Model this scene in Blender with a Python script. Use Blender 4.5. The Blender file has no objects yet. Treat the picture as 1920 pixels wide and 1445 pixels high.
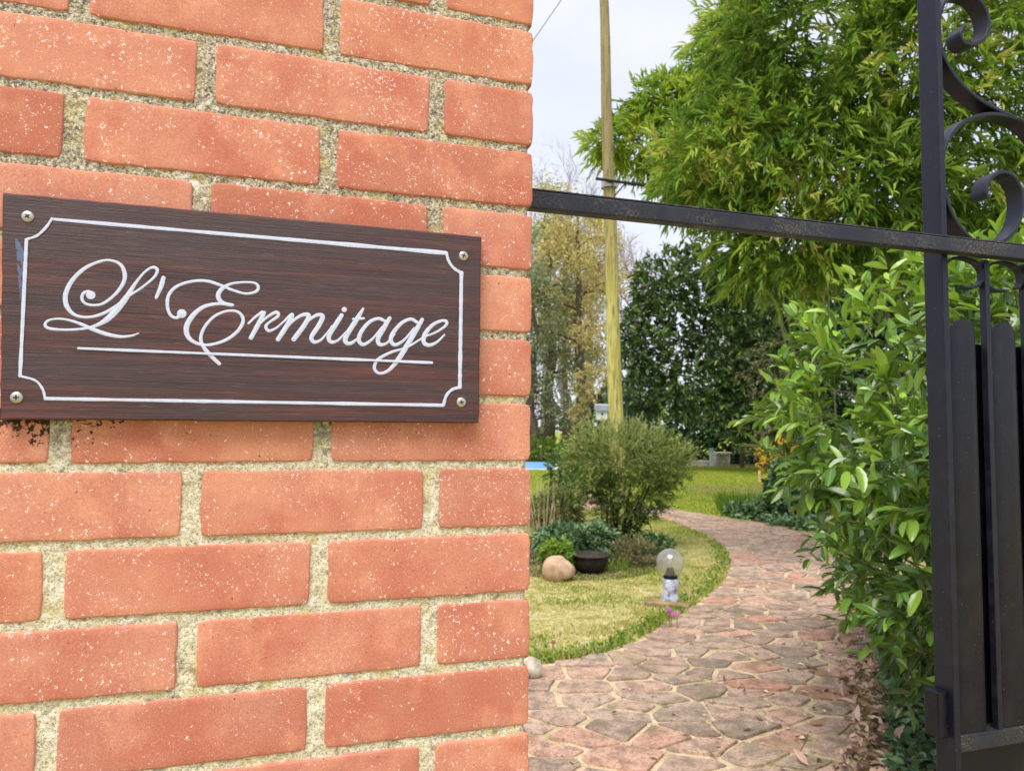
import bpy, math, random
import numpy as np
from mathutils import Vector, Matrix
SC = bpy.context.scene
C = SC.collection
PI = math.pi
rnd = random.Random(7)
RN = np.random.RandomState(11)

# ------------------------------------------------------------------ camera, sky, sun, exposure
CAMZ = 1.45
F_PX = 1377.0
pitch, roll = 0.0595, 0.0082
Fv = np.array([0, math.cos(pitch), math.sin(pitch)])
Uv0 = np.array([0, -math.sin(pitch), math.cos(pitch)])
Rv0 = np.array([1.0, 0, 0])
Rv = math.cos(roll) * Rv0 + math.sin(roll) * Uv0
Uv = -math.sin(roll) * Rv0 + math.cos(roll) * Uv0
cam_d = bpy.data.cameras.new('camera')
cam = bpy.data.objects.new('camera', cam_d); C.objects.link(cam)
cam.matrix_world = Matrix(((Rv[0], Uv[0], -Fv[0], 0), (Rv[1], Uv[1], -Fv[1], 0), (Rv[2], Uv[2], -Fv[2], CAMZ), (0, 0, 0, 1)))
cam_d.sensor_width = 36; cam_d.lens = F_PX / 1920 * 36
cam_d.clip_start = 0.02; cam_d.clip_end = 2000
cam_d.dof.use_dof = True; cam_d.dof.focus_distance = 0.84; cam_d.dof.aperture_fstop = 15
SC.camera = cam

SUN_EL, SUN_AZ = 60, 198          # azimuth clockwise from +Y
w = bpy.data.worlds.new('World'); SC.world = w; w.use_nodes = True
nt = w.node_tree; nt.nodes.clear()
sky = nt.nodes.new('ShaderNodeTexSky'); sky.sky_type = 'NISHITA'; sky.sun_disc = False
sky.sun_elevation = math.radians(SUN_EL); sky.sun_rotation = math.radians(SUN_AZ)
bg1 = nt.nodes.new('ShaderNodeBackground'); bg1.inputs[1].default_value = 0.10
nt.links.new(sky.outputs[0], bg1.inputs[0])
tc = nt.nodes.new('ShaderNodeTexCoord'); nz = nt.nodes.new('ShaderNodeTexNoise')
mp = nt.nodes.new('ShaderNodeMapping'); mp.inputs['Scale'].default_value = (1, 1, 2.5)
nt.links.new(tc.outputs['Generated'], mp.inputs[0]); nt.links.new(mp.outputs[0], nz.inputs['Vector'])
nz.inputs['Scale'].default_value = 2.2; nz.inputs['Detail'].default_value = 5
cr = nt.nodes.new('ShaderNodeValToRGB'); nt.links.new(nz.outputs['Fac'], cr.inputs[0])
cr.color_ramp.elements[0].position = .35; cr.color_ramp.elements[0].color = (.76, .79, .93, 1)
cr.color_ramp.elements[1].position = .65; cr.color_ramp.elements[1].color = (.91, .92, .98, 1)
bg2 = nt.nodes.new('ShaderNodeBackground'); bg2.inputs[1].default_value = 0.385
nt.links.new(cr.outputs[0], bg2.inputs[0])
mx = nt.nodes.new('ShaderNodeMixShader'); mx.inputs[0].default_value = .88
nt.links.new(bg1.outputs[0], mx.inputs[1]); nt.links.new(bg2.outputs[0], mx.inputs[2])
wo = nt.nodes.new('ShaderNodeOutputWorld'); nt.links.new(mx.outputs[0], wo.inputs[0])

sd = bpy.data.lights.new('sun', 'SUN'); sd.energy = 1.5; sd.angle = math.radians(40); sd.color = (1, .96, .90)
sun = bpy.data.objects.new('sun', sd); C.objects.link(sun)
el, az = math.radians(SUN_EL), math.radians(SUN_AZ)
to_sun = Vector((math.sin(az) * math.cos(el), math.cos(az) * math.cos(el), math.sin(el)))
sun.rotation_euler = to_sun.to_track_quat('Z', 'Y').to_euler()
SC.view_settings.view_transform = 'Standard'; SC.view_settings.look = 'None'
SC.view_settings.gamma = 1; SC.view_settings.exposure = 1.54
SC.render.engine = 'CYCLES'
SC.cycles.use_denoising = True
SC.cycles.max_bounces = 8; SC.cycles.transparent_max_bounces = 8

# ------------------------------------------------------------------ helpers
CAM = np.array([0, 0, CAMZ])
def ray(px, py):
    return Fv + Rv * (px - 960) / F_PX - Uv * (py - 722.5) / F_PX
def at(px, py, Y):
    r = ray(px, py); return CAM + r * (Y / r[1])
def gp(px, py, z=0.0):
    r = ray(px, py); return CAM + r * ((z - CAMZ) / r[2])
TH = 0.3092; CW = 0.8147
Dv = np.array([math.cos(TH), math.sin(TH), 0]); NV = np.array([-math.sin(TH), math.cos(TH), 0])   # along the wall, into the wall
WO = np.array([0, CW, 0.0])
def wp(px, py, off=0.0):
    """point on the plane parallel to the wall, off metres into it -> (along, height) in the wall's own frame"""
    r = ray(px, py); t = ((WO + NV * off - CAM) @ NV) / (r @ NV)
    p = CAM + r * t - WO
    return np.array([p @ Dv, p[2]])

def link(o, parent=None):
    C.objects.link(o)
    if parent is not None: o.parent = parent
    return o
def empty(name, loc=(0, 0, 0), rz=0.0):
    o = bpy.data.objects.new(name, None); o.location = loc; o.rotation_euler = (0, 0, rz)
    o.empty_display_size = .1
    return link(o)
def tag(o, label=None, cat=None, group=None, kind=None):
    if label: o['label'] = label
    if cat: o['category'] = cat
    if group: o['group'] = group
    if kind: o['kind'] = kind
    return o
def npmesh(name, V, faces, mat, parent=None, attrs=None, smooth=False, obj=True):
    """faces: list of (M,k) int arrays"""
    me = bpy.data.meshes.new(name)
    V = np.asarray(V, dtype=np.float32)
    faces = [np.asarray(f, dtype=np.int32) for f in faces if len(f)]
    loops = np.concatenate([f.ravel() for f in faces])
    tot = np.concatenate([np.full(len(f), f.shape[1], np.int32) for f in faces])
    st = np.concatenate([[0], np.cumsum(tot)[:-1]]).astype(np.int32)
    me.vertices.add(len(V)); me.vertices.foreach_set('co', V.ravel())
    me.loops.add(len(loops)); me.loops.foreach_set('vertex_index', loops)
    me.polygons.add(len(tot)); me.polygons.foreach_set('loop_start', st)
    try: me.polygons.foreach_set('loop_total', tot)
    except Exception: pass
    me.polygons.foreach_set('use_smooth', np.full(len(tot), smooth))
    if attrs:
        for k, v in attrs.items():
            a = me.attributes.new(k, 'FLOAT', 'POINT'); a.data.foreach_set('value', np.asarray(v, np.float32))
    me.update(calc_edges=True); me.validate()
    if mat is not None: me.materials.append(mat)
    if not obj: return me
    return link(bpy.data.objects.new(name, me), parent)

class MB:
    def __init__(s): s.v = []; s.f = []; s.t = []
    def add(s, vs, fs, tint=0.5):
        n = len(s.v); s.v += [tuple(map(float, p)) for p in vs]; s.f += [tuple(i + n for i in f) for f in fs]; s.t += [tint] * len(vs)
    def box(s, c, size, rz=0, bev=0.0, rot=None):
        hx, hy, hz = [a / 2 for a in size]
        b = min(bev, hx * .9, hy * .9, hz * .9)
        M = rot if rot is not None else Matrix.Rotation(rz, 3, 'Z')
        c = Vector(c)
        if b <= 0:
            vs = [(x, y, z) for z in (-hz, hz) for y in (-hy, hy) for x in (-hx, hx)]
            fs = [(0, 2, 3, 1), (4, 5, 7, 6), (0, 1, 5, 4), (2, 6, 7, 3), (0, 4, 6, 2), (1, 3, 7, 5)]
            s.add([M @ Vector(p) + c for p in vs], fs); return
        import bmesh
        bm = bmesh.new(); bmesh.ops.create_cube(bm, size=1)
        for v in bm.verts: v.co = Vector((v.co.x * 2 * hx, v.co.y * 2 * hy, v.co.z * 2 * hz))
        bmesh.ops.bevel(bm, geom=bm.edges[:], offset=b, segments=2, profile=.5, affect='EDGES')
        bm.verts.index_update()
        s.add([M @ v.co + c for v in bm.verts], [tuple(v.index for v in f.verts) for f in bm.faces]); bm.free()
    def tube(s, pts, rad, n=8, caps=True, tint=.5, wob=0):
        pts = [Vector(p) for p in pts]; m = len(pts)
        if not hasattr(rad, '__len__'): rad = [rad] * m
        vs = []; up = None
        for i, p in enumerate(pts):
            d = (pts[min(i + 1, m - 1)] - pts[max(i - 1, 0)]).normalized()
            if up is None:
                up = Vector((1, 0, 0)) if abs(d.z) > .7 else Vector((0, 0, 1))
            a = d.cross(up)
            if a.length < 1e-5: a = d.cross(Vector((0, 1, 0)))
            a.normalize(); b = d.cross(a).normalized(); up = -d.cross(a.cross(d)).cross(d) if False else up
            for k in range(n):
                t = 2 * PI * k / n; r = rad[i] * (1 + (rnd.uniform(-wob, wob) if wob else 0))
                vs.append(p + a * math.cos(t) * r + b * math.sin(t) * r)
        fs = [(i * n + k, i * n + (k + 1) % n, (i + 1) * n + (k + 1) % n, (i + 1) * n + k) for i in range(m - 1) for k in range(n)]
        if caps: fs += [tuple(range(n))[::-1], tuple(range((m - 1) * n, m * n))]
        s.add(vs, fs, tint)
    def lathe(s, prof, c=(0, 0, 0), n=24, wob=0.0):
        c = Vector(c); vs = []
        for r, z in prof:
            for k in range(n):
                a = 2 * PI * k / n; rr = r * (1 + wob * math.sin(3 * a + z * 9))
                vs.append(c + Vector((rr * math.cos(a), rr * math.sin(a), z)))
        m = len(prof)
        fs = [(i * n + k, i * n + (k + 1) % n, (i + 1) * n + (k + 1) % n, (i + 1) * n + k) for i in range(m - 1) for k in range(n)]
        if prof[0][0] > 0: fs.append(tuple(range(n))[::-1])
        if prof[-1][0] > 0: fs.append(tuple(range((m - 1) * n, m * n)))
        s.add(vs, fs)
    def build(s, name, mat, parent=None, smooth=False, data=False):
        me = bpy.data.meshes.new(name); me.from_pydata(s.v, [], s.f)
        a = me.attributes.new('tint', 'FLOAT', 'POINT'); a.data.foreach_set('value', s.t)
        if smooth: me.polygons.foreach_set('use_smooth', [True] * len(me.polygons))
        me.validate(); me.update()
        me.materials.append(mat)
        if data: return me
        return link(bpy.data.objects.new(name, me), parent)

def vnoise(x, y, seed=0):
    """smooth value noise, numpy"""
    xi = np.floor(x).astype(np.int64); yi = np.floor(y).astype(np.int64)
    fx = x - xi; fy = y - yi; fx = fx * fx * (3 - 2 * fx); fy = fy * fy * (3 - 2 * fy)
    def h(a, b):
        n = (a * 374761393 + b * 668265263 + seed * 1442695041) & 0x7fffffff
        n = ((n ^ (n >> 13)) * 1274126177) & 0x7fffffff
        return ((n ^ (n >> 16)) & 0xffff) / 65535.0
    return (h(xi, yi) * (1 - fx) + h(xi + 1, yi) * fx) * (1 - fy) + (h(xi, yi + 1) * (1 - fx) + h(xi + 1, yi + 1) * fx) * fy
def fbm(x, y, seed=0, oct=4):
    t = 0; a = .5; 
    for o in range(oct): t = t + a * vnoise(x * 2 ** o, y * 2 ** o, seed + o); a *= .5
    return t / (1 - .5 ** oct)

# ------------------------------------------------------------------ material helpers
def mat_new(name):
    m = bpy.data.materials.new(name); m.use_nodes = True
    t = m.node_tree; t.nodes.clear()
    o = t.nodes.new('ShaderNodeOutputMaterial'); b = t.nodes.new('ShaderNodeBsdfPrincipled')
    t.links.new(b.outputs[0], o.inputs[0])
    return m, t, b
def nd(t, typ, ins=None, **kw):
    n = t.nodes.new(typ)
    for k, v in kw.items(): setattr(n, k, v)
    for k, v in (ins or {}).items():
        if hasattr(v, 'node'): t.links.new(v, n.inputs[k])
        else: n.inputs[k].default_value = v
    return n
def noise(t, vec, scale, detail=4, rough=.55, dist=0):
    return nd(t, 'ShaderNodeTexNoise', {'Vector': vec, 'Scale': scale, 'Detail': detail, 'Roughness': rough, 'Distortion': dist}).outputs['Fac']
def ramp(t, fac, stops, interp='LINEAR'):
    n = nd(t, 'ShaderNodeValToRGB', {0: fac}); r = n.color_ramp; r.interpolation = interp
    while len(r.elements) < len(stops): r.elements.new(.5)
    for e, (p, c) in zip(r.elements, stops):
        e.position = p; e.color = (c, c, c, 1) if not hasattr(c, '__len__') else (*c, 1)
    return n.outputs[0]
def mix(t, fac, a, b, mode='MIX'):
    n = t.nodes.new('ShaderNodeMix'); n.data_type = 'RGBA'; n.blend_type = mode
    for i, v in ((0, fac), (6, a), (7, b)):
        if hasattr(v, 'node'): t.links.new(v, n.inputs[i])
        elif i == 0: n.inputs[0].default_value = v
        else: n.inputs[i].default_value = (*v, 1) if len(v) == 3 else v
    return n.outputs[2]
def math_(t, op, a, b=0.0, clamp=False):
    n = t.nodes.new('ShaderNodeMath'); n.operation = op; n.use_clamp = clamp
    for i, v in ((0, a), (1, b)):
        if hasattr(v, 'node'): t.links.new(v, n.inputs[i])
        else: n.inputs[i].default_value = v
    return n.outputs[0]
def objco(t, rand=True):
    co = nd(t, 'ShaderNodeTexCoord').outputs['Object']
    if not rand: return co
    oi = nd(t, 'ShaderNodeObjectInfo').outputs['Random']
    m = math_(t, 'MULTIPLY', oi, 37.0)
    v = nd(t, 'ShaderNodeVectorMath', {0: co, 1: (0, 0, 0)}, operation='ADD')
    cmb = nd(t, 'ShaderNodeCombineXYZ', {0: m, 1: m, 2: m}); t.links.new(cmb.outputs[0], v.inputs[1])
    return v.outputs[0]
def scaled(t, vec, s):
    return nd(t, 'ShaderNodeMapping', {'Vector': vec, 'Scale': s}).outputs[0]
def bump(t, b, h, strength=.5, dist=.01):
    n = nd(t, 'ShaderNodeBump', {'Height': h, 'Strength': strength, 'Distance': dist}); t.links.new(n.outputs[0], b.inputs['Normal'])

def m_brick():
    m, t, b = mat_new('brick_clay')
    v = objco(t)
    rd = nd(t, 'ShaderNodeObjectInfo').outputs['Random']
    base = ramp(t, rd, [(0, (.46, .165, .104)), (.25, (.57, .228, .145)), (.5, (.62, .275, .178)), (.75, (.50, .200, .138)), (1, (.62, .268, .152))])
    big = noise(t, v, 14, 3)
    base = mix(t, ramp(t, big, [(.40, 0.0), (.66, .75)]), base, (.47, .135, .085))
    big2 = noise(t, v, 22, 3, .6)
    base = mix(t, ramp(t, big2, [(.5, 0.0), (.70, .5)]), base, (.76, .36, .22))
    g = noise(t, v, 650, 3, .7)
    base = mix(t, ramp(t, g, [(.3, .5), (.52, 0.0)]), base, (.36, .10, .055))
    base = mix(t, ramp(t, g, [(.55, 0.0), (.75, .35)]), base, (.86, .50, .36))
    # pale mineral flecks in loose groups
    wv = nd(t, 'ShaderNodeVectorMath', {0: v, 1: nd(t, 'ShaderNodeVectorMath', {0: nd(t, 'ShaderNodeTexNoise', {'Vector': v, 'Scale': 520.0, 'Detail': 2.0}).outputs['Color'], 'Scale': .009}, operation='SCALE').outputs[0]}, operation='ADD').outputs[0]
    vo = nd(t, 'ShaderNodeTexVoronoi', {'Vector': wv, 'Scale': 250.0}); 
    patch = noise(t, v, 26, 3, .6)
    sel = nd(t, 'ShaderNodeSeparateColor', {0: vo.outputs['Color']}).outputs[0]
    thr = math_(t, 'MULTIPLY', math_(t, 'SUBTRACT', patch, .34), 2.5)
    thr = math_(t, 'MULTIPLY', thr, math_(t, 'ADD', math_(t, 'FRACT', math_(t, 'MULTIPLY', rd, 7.31)), .5))
    keep = math_(t, 'LESS_THAN', sel, thr)
    size = math_(t, 'MULTIPLY', nd(t, 'ShaderNodeSeparateColor', {0: vo.outputs['Color']}).outputs[1], .34)
    spot = math_(t, 'LESS_THAN', vo.outputs['Distance'], size)
    fl = math_(t, 'MULTIPLY', math_(t, 'MULTIPLY', keep, spot), .72)
    base = mix(t, fl, base, (.93, .84, .78))
    f2 = noise(t, v, 460, 2, .6)
    fl2 = math_(t, 'MULTIPLY', ramp(t, f2, [(.66, 0.0), (.71, .7)]), ramp(t, patch, [(.42, .1), (.62, 1.0)]))
    base = mix(t, fl2, base, (.92, .82, .76))
    # dark pores
    f3 = noise(t, v, 240, 3, .6)
    base = mix(t, ramp(t, f3, [(.27, .8), (.31, 0.0)]), base, (.10, .035, .02))
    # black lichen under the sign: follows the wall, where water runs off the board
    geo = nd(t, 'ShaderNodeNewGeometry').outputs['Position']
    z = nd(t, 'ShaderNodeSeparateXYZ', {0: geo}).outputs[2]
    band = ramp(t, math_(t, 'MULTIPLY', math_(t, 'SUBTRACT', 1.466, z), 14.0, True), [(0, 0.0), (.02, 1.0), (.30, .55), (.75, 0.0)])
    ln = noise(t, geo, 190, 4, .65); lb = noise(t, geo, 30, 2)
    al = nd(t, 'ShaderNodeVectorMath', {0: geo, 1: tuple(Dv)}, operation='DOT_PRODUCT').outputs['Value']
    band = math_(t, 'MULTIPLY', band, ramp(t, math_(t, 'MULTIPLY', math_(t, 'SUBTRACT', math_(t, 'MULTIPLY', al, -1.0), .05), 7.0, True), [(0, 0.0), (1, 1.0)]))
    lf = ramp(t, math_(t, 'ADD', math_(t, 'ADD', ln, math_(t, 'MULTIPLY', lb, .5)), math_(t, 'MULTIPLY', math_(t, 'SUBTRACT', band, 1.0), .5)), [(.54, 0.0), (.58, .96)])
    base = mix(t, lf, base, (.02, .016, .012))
    t.links.new(base, b.inputs['Base Color']); b.inputs['Roughness'].default_value = .88
    b.inputs['Specular IOR Level'].default_value = .25
    h = math_(t, 'ADD', math_(t, 'MULTIPLY', g, .5), noise(t, v, 180, 3, .6))
    bump(t, b, h, .28, .0008)
    return m
def m_mortar():
    m, t, b = mat_new('lime_mortar')
    v = objco(t, False)
    n1 = noise(t, v, 330, 4, .75); n2 = noise(t, v, 60, 4, .6); n3 = noise(t, v, 34, 4, .6); n4 = noise(t, v, 140, 3, .6)
    z = nd(t, 'ShaderNodeSeparateXYZ', {0: v}).outputs[2]
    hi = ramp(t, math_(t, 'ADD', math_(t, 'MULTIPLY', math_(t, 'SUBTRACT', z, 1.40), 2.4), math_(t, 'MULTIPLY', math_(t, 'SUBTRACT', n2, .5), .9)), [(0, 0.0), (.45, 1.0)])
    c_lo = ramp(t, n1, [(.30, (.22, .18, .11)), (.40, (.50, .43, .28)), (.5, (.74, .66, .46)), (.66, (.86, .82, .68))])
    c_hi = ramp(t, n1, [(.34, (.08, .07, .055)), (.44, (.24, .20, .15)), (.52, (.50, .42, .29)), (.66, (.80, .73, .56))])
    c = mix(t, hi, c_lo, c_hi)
    c = mix(t, ramp(t, noise(t, v, 620, 3, .7), [(.36, .75), (.47, 0.0)]), c, (.09, .075, .05))
    c = mix(t, ramp(t, noise(t, v, 420, 3, .7), [(.55, 0.0), (.66, .8)]), c, (.90, .88, .80))
    c = mix(t, ramp(t, n3, [(.50, 0.0), (.68, .55)]), c, (.58, .46, .14))
    c = mix(t, math_(t, 'MULTIPLY', ramp(t, n2, [(.56, 0.0), (.66, .8)]), ramp(t, n4, [(.45, 0.0), (.6, 1.0)])), c, (.86, .84, .76))
    c = mix(t, ramp(t, noise(t, v, 90, 3, .6), [(.33, .5), (.42, 0.0)]), c, (.10, .09, .06))
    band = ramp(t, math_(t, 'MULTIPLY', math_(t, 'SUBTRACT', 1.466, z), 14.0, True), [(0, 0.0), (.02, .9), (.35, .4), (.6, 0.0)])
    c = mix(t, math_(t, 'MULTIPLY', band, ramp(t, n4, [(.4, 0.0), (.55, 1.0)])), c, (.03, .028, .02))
    t.links.new(c, b.inputs['Base Color']); b.inputs['Roughness'].default_value = .95
    b.inputs['Specular IOR Level'].default_value = .1
    bump(t, b, math_(t, 'ADD', n1, n4), .9, .0022)
    return m
def m_wood():
    m, t, b = mat_new('dark_stained_wood')
    v = objco(t, False)
    g1 = noise(t, scaled(t, v, (5, 60, 150)), 1.0, 6, .65, .7)
    g2 = noise(t, scaled(t, v, (9, 60, 700)), 1.0, 4, .7)
    g3 = noise(t, scaled(t, v, (3, 30, 30)), 1.0, 4, .6, .5)
    g4 = noise(t, scaled(t, v, (40, 60, 480)), 1.0, 3, .7)
    c = ramp(t, g1, [(.3, (.022, .009, .010)), (.46, (.062, .019, .018)), (.60, (.12, .036, .029)), (.78, (.22, .066, .047))])
    c = mix(t, ramp(t, g3, [(.42, .8), (.64, .1)]), c, (.052, .033, .037))
    c = mix(t, ramp(t, g2, [(.30, .85), (.46, 0.0)]), c, (.010, .006, .007))
    c = mix(t, ramp(t, g4, [(.56, 0.0), (.72, .45)]), c, (.17, .105, .10))
    t.links.new(c, b.inputs['Base Color'])
    t.links.new(ramp(t, g2, [(.3, .62), (.7, .42)]), b.inputs['Roughness'])
    b.inputs['Specular IOR Level'].default_value = .45
    bump(t, b, math_(t, 'ADD', g2, math_(t, 'MULTIPLY', g1, .7)), .55, .0012)
    return m
def m_paint(name, col, rough=.5, n=1.0):
    m, t, b = mat_new(name)
    v = objco(t, False)
    c = mix(t, ramp(t, noise(t, v, 260, 3), [(.35, .35 * n), (.6, 0.0)]), col, tuple(a * .72 for a in col))
    t.links.new(c, b.inputs['Base Color']); b.inputs['Roughness'].default_value = rough
    bump(t, b, noise(t, scaled(t, v, (60, 200, 420)), 1, 3), .3, .0004)
    return m
def m_iron(name, base=(.022, .021, .026), rough=.38, moss=0.0):
    m, t, b = mat_new(name)
    v = objco(t)
    n1 = noise(t, v, 45, 5, .6); n2 = noise(t, v, 300, 3, .6); n3 = noise(t, v, 12, 3)
    c = mix(t, ramp(t, n1, [(.45, 0.0), (.75, .5)]), base, tuple(min(1, a * 2.0 + .006) for a in base))
    c = mix(t, ramp(t, n2, [(.70, 0.0), (.76, .6)]), c, (.35, .34, .33))
    c = mix(t, ramp(t, n3, [(.55, 0.0), (.75, .35)]), c, (.032, .024, .020))
    if moss:
        c = mix(t, math_(t, 'MULTIPLY', ramp(t, n2, [(.48, 0.0), (.62, moss)]), ramp(t, n3, [(.42, 0.0), (.6, 1.0)])), c, (.22, .21, .10))
    t.links.new(c, b.inputs['Base Color'])
    t.links.new(ramp(t, n1, [(.3, rough - .08), (.7, rough + .22)]), b.inputs['Roughness'])
    b.inputs['Specular IOR Level'].default_value = .40; b.inputs['Specular Tint'].default_value = (.72, .78, 1, 1)
    bump(t, b, math_(t, 'ADD', n1, math_(t, 'MULTIPLY', n2, .3)), .25, .002)
    return m
def m_leaf(name, stops, rough=.45, trans=.35, spec=.4, objrand=False, rib=None, pos=0.0):
    m, t, b = mat_new(name)
    if objrand: f = nd(t, 'ShaderNodeObjectInfo').outputs['Random']
    else: f = nd(t, 'ShaderNodeAttribute', attribute_name='tint').outputs['Fac']
    if pos:
        g = nd(t, 'ShaderNodeNewGeometry').outputs['Position']
        f = math_(t, 'ADD', f, math_(t, 'MULTIPLY', math_(t, 'SUBTRACT', noise(t, g, pos, 2), .5), 1.6))
    c = ramp(t, f, stops)
    if rib:
        r = nd(t, 'ShaderNodeAttribute', attribute_name='rib').outputs['Fac']
        c = mix(t, ramp(t, r, [(.86, 0.0), (.95, .6)]), c, rib)
    t.links.new(c, b.inputs['Base Color']); b.inputs['Roughness'].default_value = rough
    b.inputs['Specular IOR Level'].default_value = spec
    if trans:
        tr = nd(t, 'ShaderNodeBsdfTranslucent'); c2 = mix(t, .6, c, (.35, .55, .06), 'MIX')
        t.links.new(mix(t, .35, c, (.5, .6, .05)), tr.inputs[0])
        ms = nd(t, 'ShaderNodeMixShader', {0: trans}); t.links.new(b.outputs[0], ms.inputs[1]); t.links.new(tr.outputs[0], ms.inputs[2])
        out = [n for n in t.nodes if n.type == 'OUTPUT_MATERIAL'][0]; t.links.new(ms.outputs[0], out.inputs[0])
    return m
def m_mottle(name, stops, scale=8, rough=.85, det=5, spec=.3, bmp=.4, bd=.01, world=False, stretch=None, objr=True):
    m, t, b = mat_new(name)
    v = nd(t, 'ShaderNodeNewGeometry').outputs['Position'] if world else objco(t, objr)
    if stretch: v = scaled(t, v, stretch)
    n = noise(t, v, scale, det, .62)
    t.links.new(ramp(t, n, stops), b.inputs['Base Color']); b.inputs['Roughness'].default_value = rough
    b.inputs['Specular IOR Level'].default_value = spec
    if bmp: bump(t, b, n, bmp, bd)
    return m

M_BRICK, M_MORTAR, M_WOOD = m_brick(), m_mortar(), m_wood()
M_WHITE = m_paint('white_sign_paint', (.56, .60, .74))
M_BLUE = m_paint('blue_grey_underpaint', (.10, .13, .24), .6)
M_STEEL = m_mottle('zinc_screw', [(.3, (.35, .34, .30)), (.7, (.62, .60, .55))], 300, .35, bmp=.2, bd=.0005); M_STEEL.node_tree.nodes['Principled BSDF'].inputs['Metallic'].default_value = .8
M_DARK = m_mottle('dark_recess', [(.3, (.01, .01, .01)), (.7, (.03, .03, .03))], 100)
M_IRON = m_iron('black_gate_paint', (.009, .009, .016), .32)
M_IRON2 = m_iron('weathered_rail_paint', (.020, .020, .026), .42, .38)
M_SHEET = m_iron('black_sheet_paint', (.0035, .0035, .0075), .30)

# ------------------------------------------------------------------ ground, path
def m_ground():
    m, t, b = mat_new('lawn_ground')
    v = nd(t, 'ShaderNodeNewGeometry').outputs['Position']
    y = nd(t, 'ShaderNodeSeparateXYZ', {0: v}).outputs[1]
    n1 = noise(t, v, 1.6, 4, .6); n2 = noise(t, v, 30, 4, .7); n3 = noise(t, v, 7, 4, .6)
    near = ramp(t, n3, [(.3, (.22, .22, .05)), (.45, (.50, .44, .16)), (.6, (.68, .58, .30)), (.72, (.42, .33, .17))])
    far = ramp(t, n1, [(.32, (.14, .22, .02)), (.46, (.27, .33, .04)), (.56, (.38, .39, .07)), (.68, (.31, .25, .10))])
    f = ramp(t, math_(t, 'ADD', math_(t, 'MULTIPLY', math_(t, 'SUBTRACT', y, 8.0), .22), math_(t, 'SUBTRACT', n1, .5)), [(0, 0.0), (1, 1.0)])
    c = mix(t, f, near, far)
    c = mix(t, ramp(t, n2, [(.35, .6), (.55, 0.0)]), c, (.06, .07, .015))
    t.links.new(c, b.inputs['Base Color']); b.inputs['Roughness'].default_value = 1; b.inputs['Specular IOR Level'].default_value = .1
    bump(t, b, n2, 1, .03)
    return m
g = MB(); S = 400
g.add([(-S, -S, 0), (S, -S, 0), (S, S, 0), (-S, S, 0)], [(0, 1, 2, 3)])
tag(g.build('ground', m_ground()), 'lawn and garden ground reaching the far trees', kind='structure')

LEFT = [(-1.3, 4.30), (-.4, 4.45), (.13, 4.58), (.67, 4.90), (1.06, 5.42), (1.43, 6.0), (1.98, 7.0), (2.42, 8.15), (2.66, 9.3), (2.70, 10.5), (2.50, 12.2), (1.9, 13.2), (.9, 13.7)]
RIGHT = [(-1.3, 1.3), (.9, 1.3), (1.32, 2.2), (1.50, 3.2), (2.05, 4.4), (2.9, 5.8), (3.7, 7.3), (4.2, 8.8), (4.25, 10.2), (3.8, 11.7), (2.9, 13.7), (1.9, 14.6), (.9, 14.9)]
def catmull(P, n=8):
    P = [np.array(p, float) for p in P]; Q = [2 * P[0] - P[1]] + P + [2 * P[-1] - P[-2]]; out = []
    for i in range(len(P) - 1):
        a, b_, c, d = Q[i:i + 4]
        for k in range(n):
            t = k / n
            out.append(.5 * ((2 * b_) + (c - a) * t + (2 * a - 5 * b_ + 4 * c - d) * t * t + (3 * b_ - a - 3 * c + d) * t ** 3))
    out.append(P[-1]); return np.array(out)
LE, RE = catmull(LEFT, 6), catmull(RIGHT, 6)
m, t, b = mat_new('path_mortar'); v = nd(t, 'ShaderNodeNewGeometry').outputs['Position']
n1 = noise(t, v, 9, 5, .65); n2 = noise(t, v, 2.2, 3); n3 = noise(t, v, 90, 3)
c = ramp(t, n1, [(.3, (.32, .24, .13)), (.42, (.57, .45, .28)), (.7, (.74, .60, .41))])
c = mix(t, ramp(t, math_(t, 'MULTIPLY', n2, n1), [(.27, 0.0), (.36, .8)]), c, (.16, .15, .025))
c = mix(t, ramp(t, n3, [(.35, .5), (.5, 0.0)]), c, (.17, .13, .08))
t.links.new(c, b.inputs['Base Color']); b.inputs['Roughness'].default_value = .95; bump(t, b, math_(t, 'ADD', n3, n1), .8, .012)
nL = len(LE)
vs = [(p[0], p[1], .006) for p in LE] + [(p[0], p[1], .006) for p in RE]
pm = MB(); pm.add(vs, [(i, i + nL, i + nL + 1, i + 1) for i in range(nL - 1)])
path = tag(pm.build('path', m), 'winding crazy-paved stone path through the gate', kind='structure')

poly = np.array(list(LE) + list(RE[::-1]))
def inside(P, x, y):
    n = len(P); r = False; j = n - 1
    for i in range(n):
        if (P[i][1] > y) != (P[j][1] > y) and x < (P[j][0] - P[i][0]) * (y - P[i][1]) / (P[j][1] - P[i][1]) + P[i][0]: r = not r
        j = i
    return r
sites = []; ghost = []
def walk(E, step, side):
    d = 0; nxt = 0
    for i in range(len(E) - 1):
        a, c_ = E[i], E[i + 1]; L = np.linalg.norm(c_ - a)
        while nxt <= d + L:
            p = a + (c_ - a) * ((nxt - d) / L); nn = np.array([-(c_ - a)[1], (c_ - a)[0]]) / L * side
            h = rnd.uniform(.09, .17)
            sites.append(p + nn * h); ghost.append(p - nn * h); nxt += step * rnd.uniform(.75, 1.3)
        d += L
walk(LE, .27, -1); walk(RE, .27, 1)
def dist_ok(p, r):
    return all(((p[0] - q[0]) * .72) ** 2 + ((p[1] - q[1]) * 1.12) ** 2 > r * r for q in sites)
for k in range(9000):
    x, y = rnd.uniform(-1.3, 4.3), rnd.uniform(1.3, 14.9)
    if inside(poly, x, y) and dist_ok((x, y), rnd.choice((.11, .15, .19, .24, .28))): sites.append(np.array([x, y]))
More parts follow.
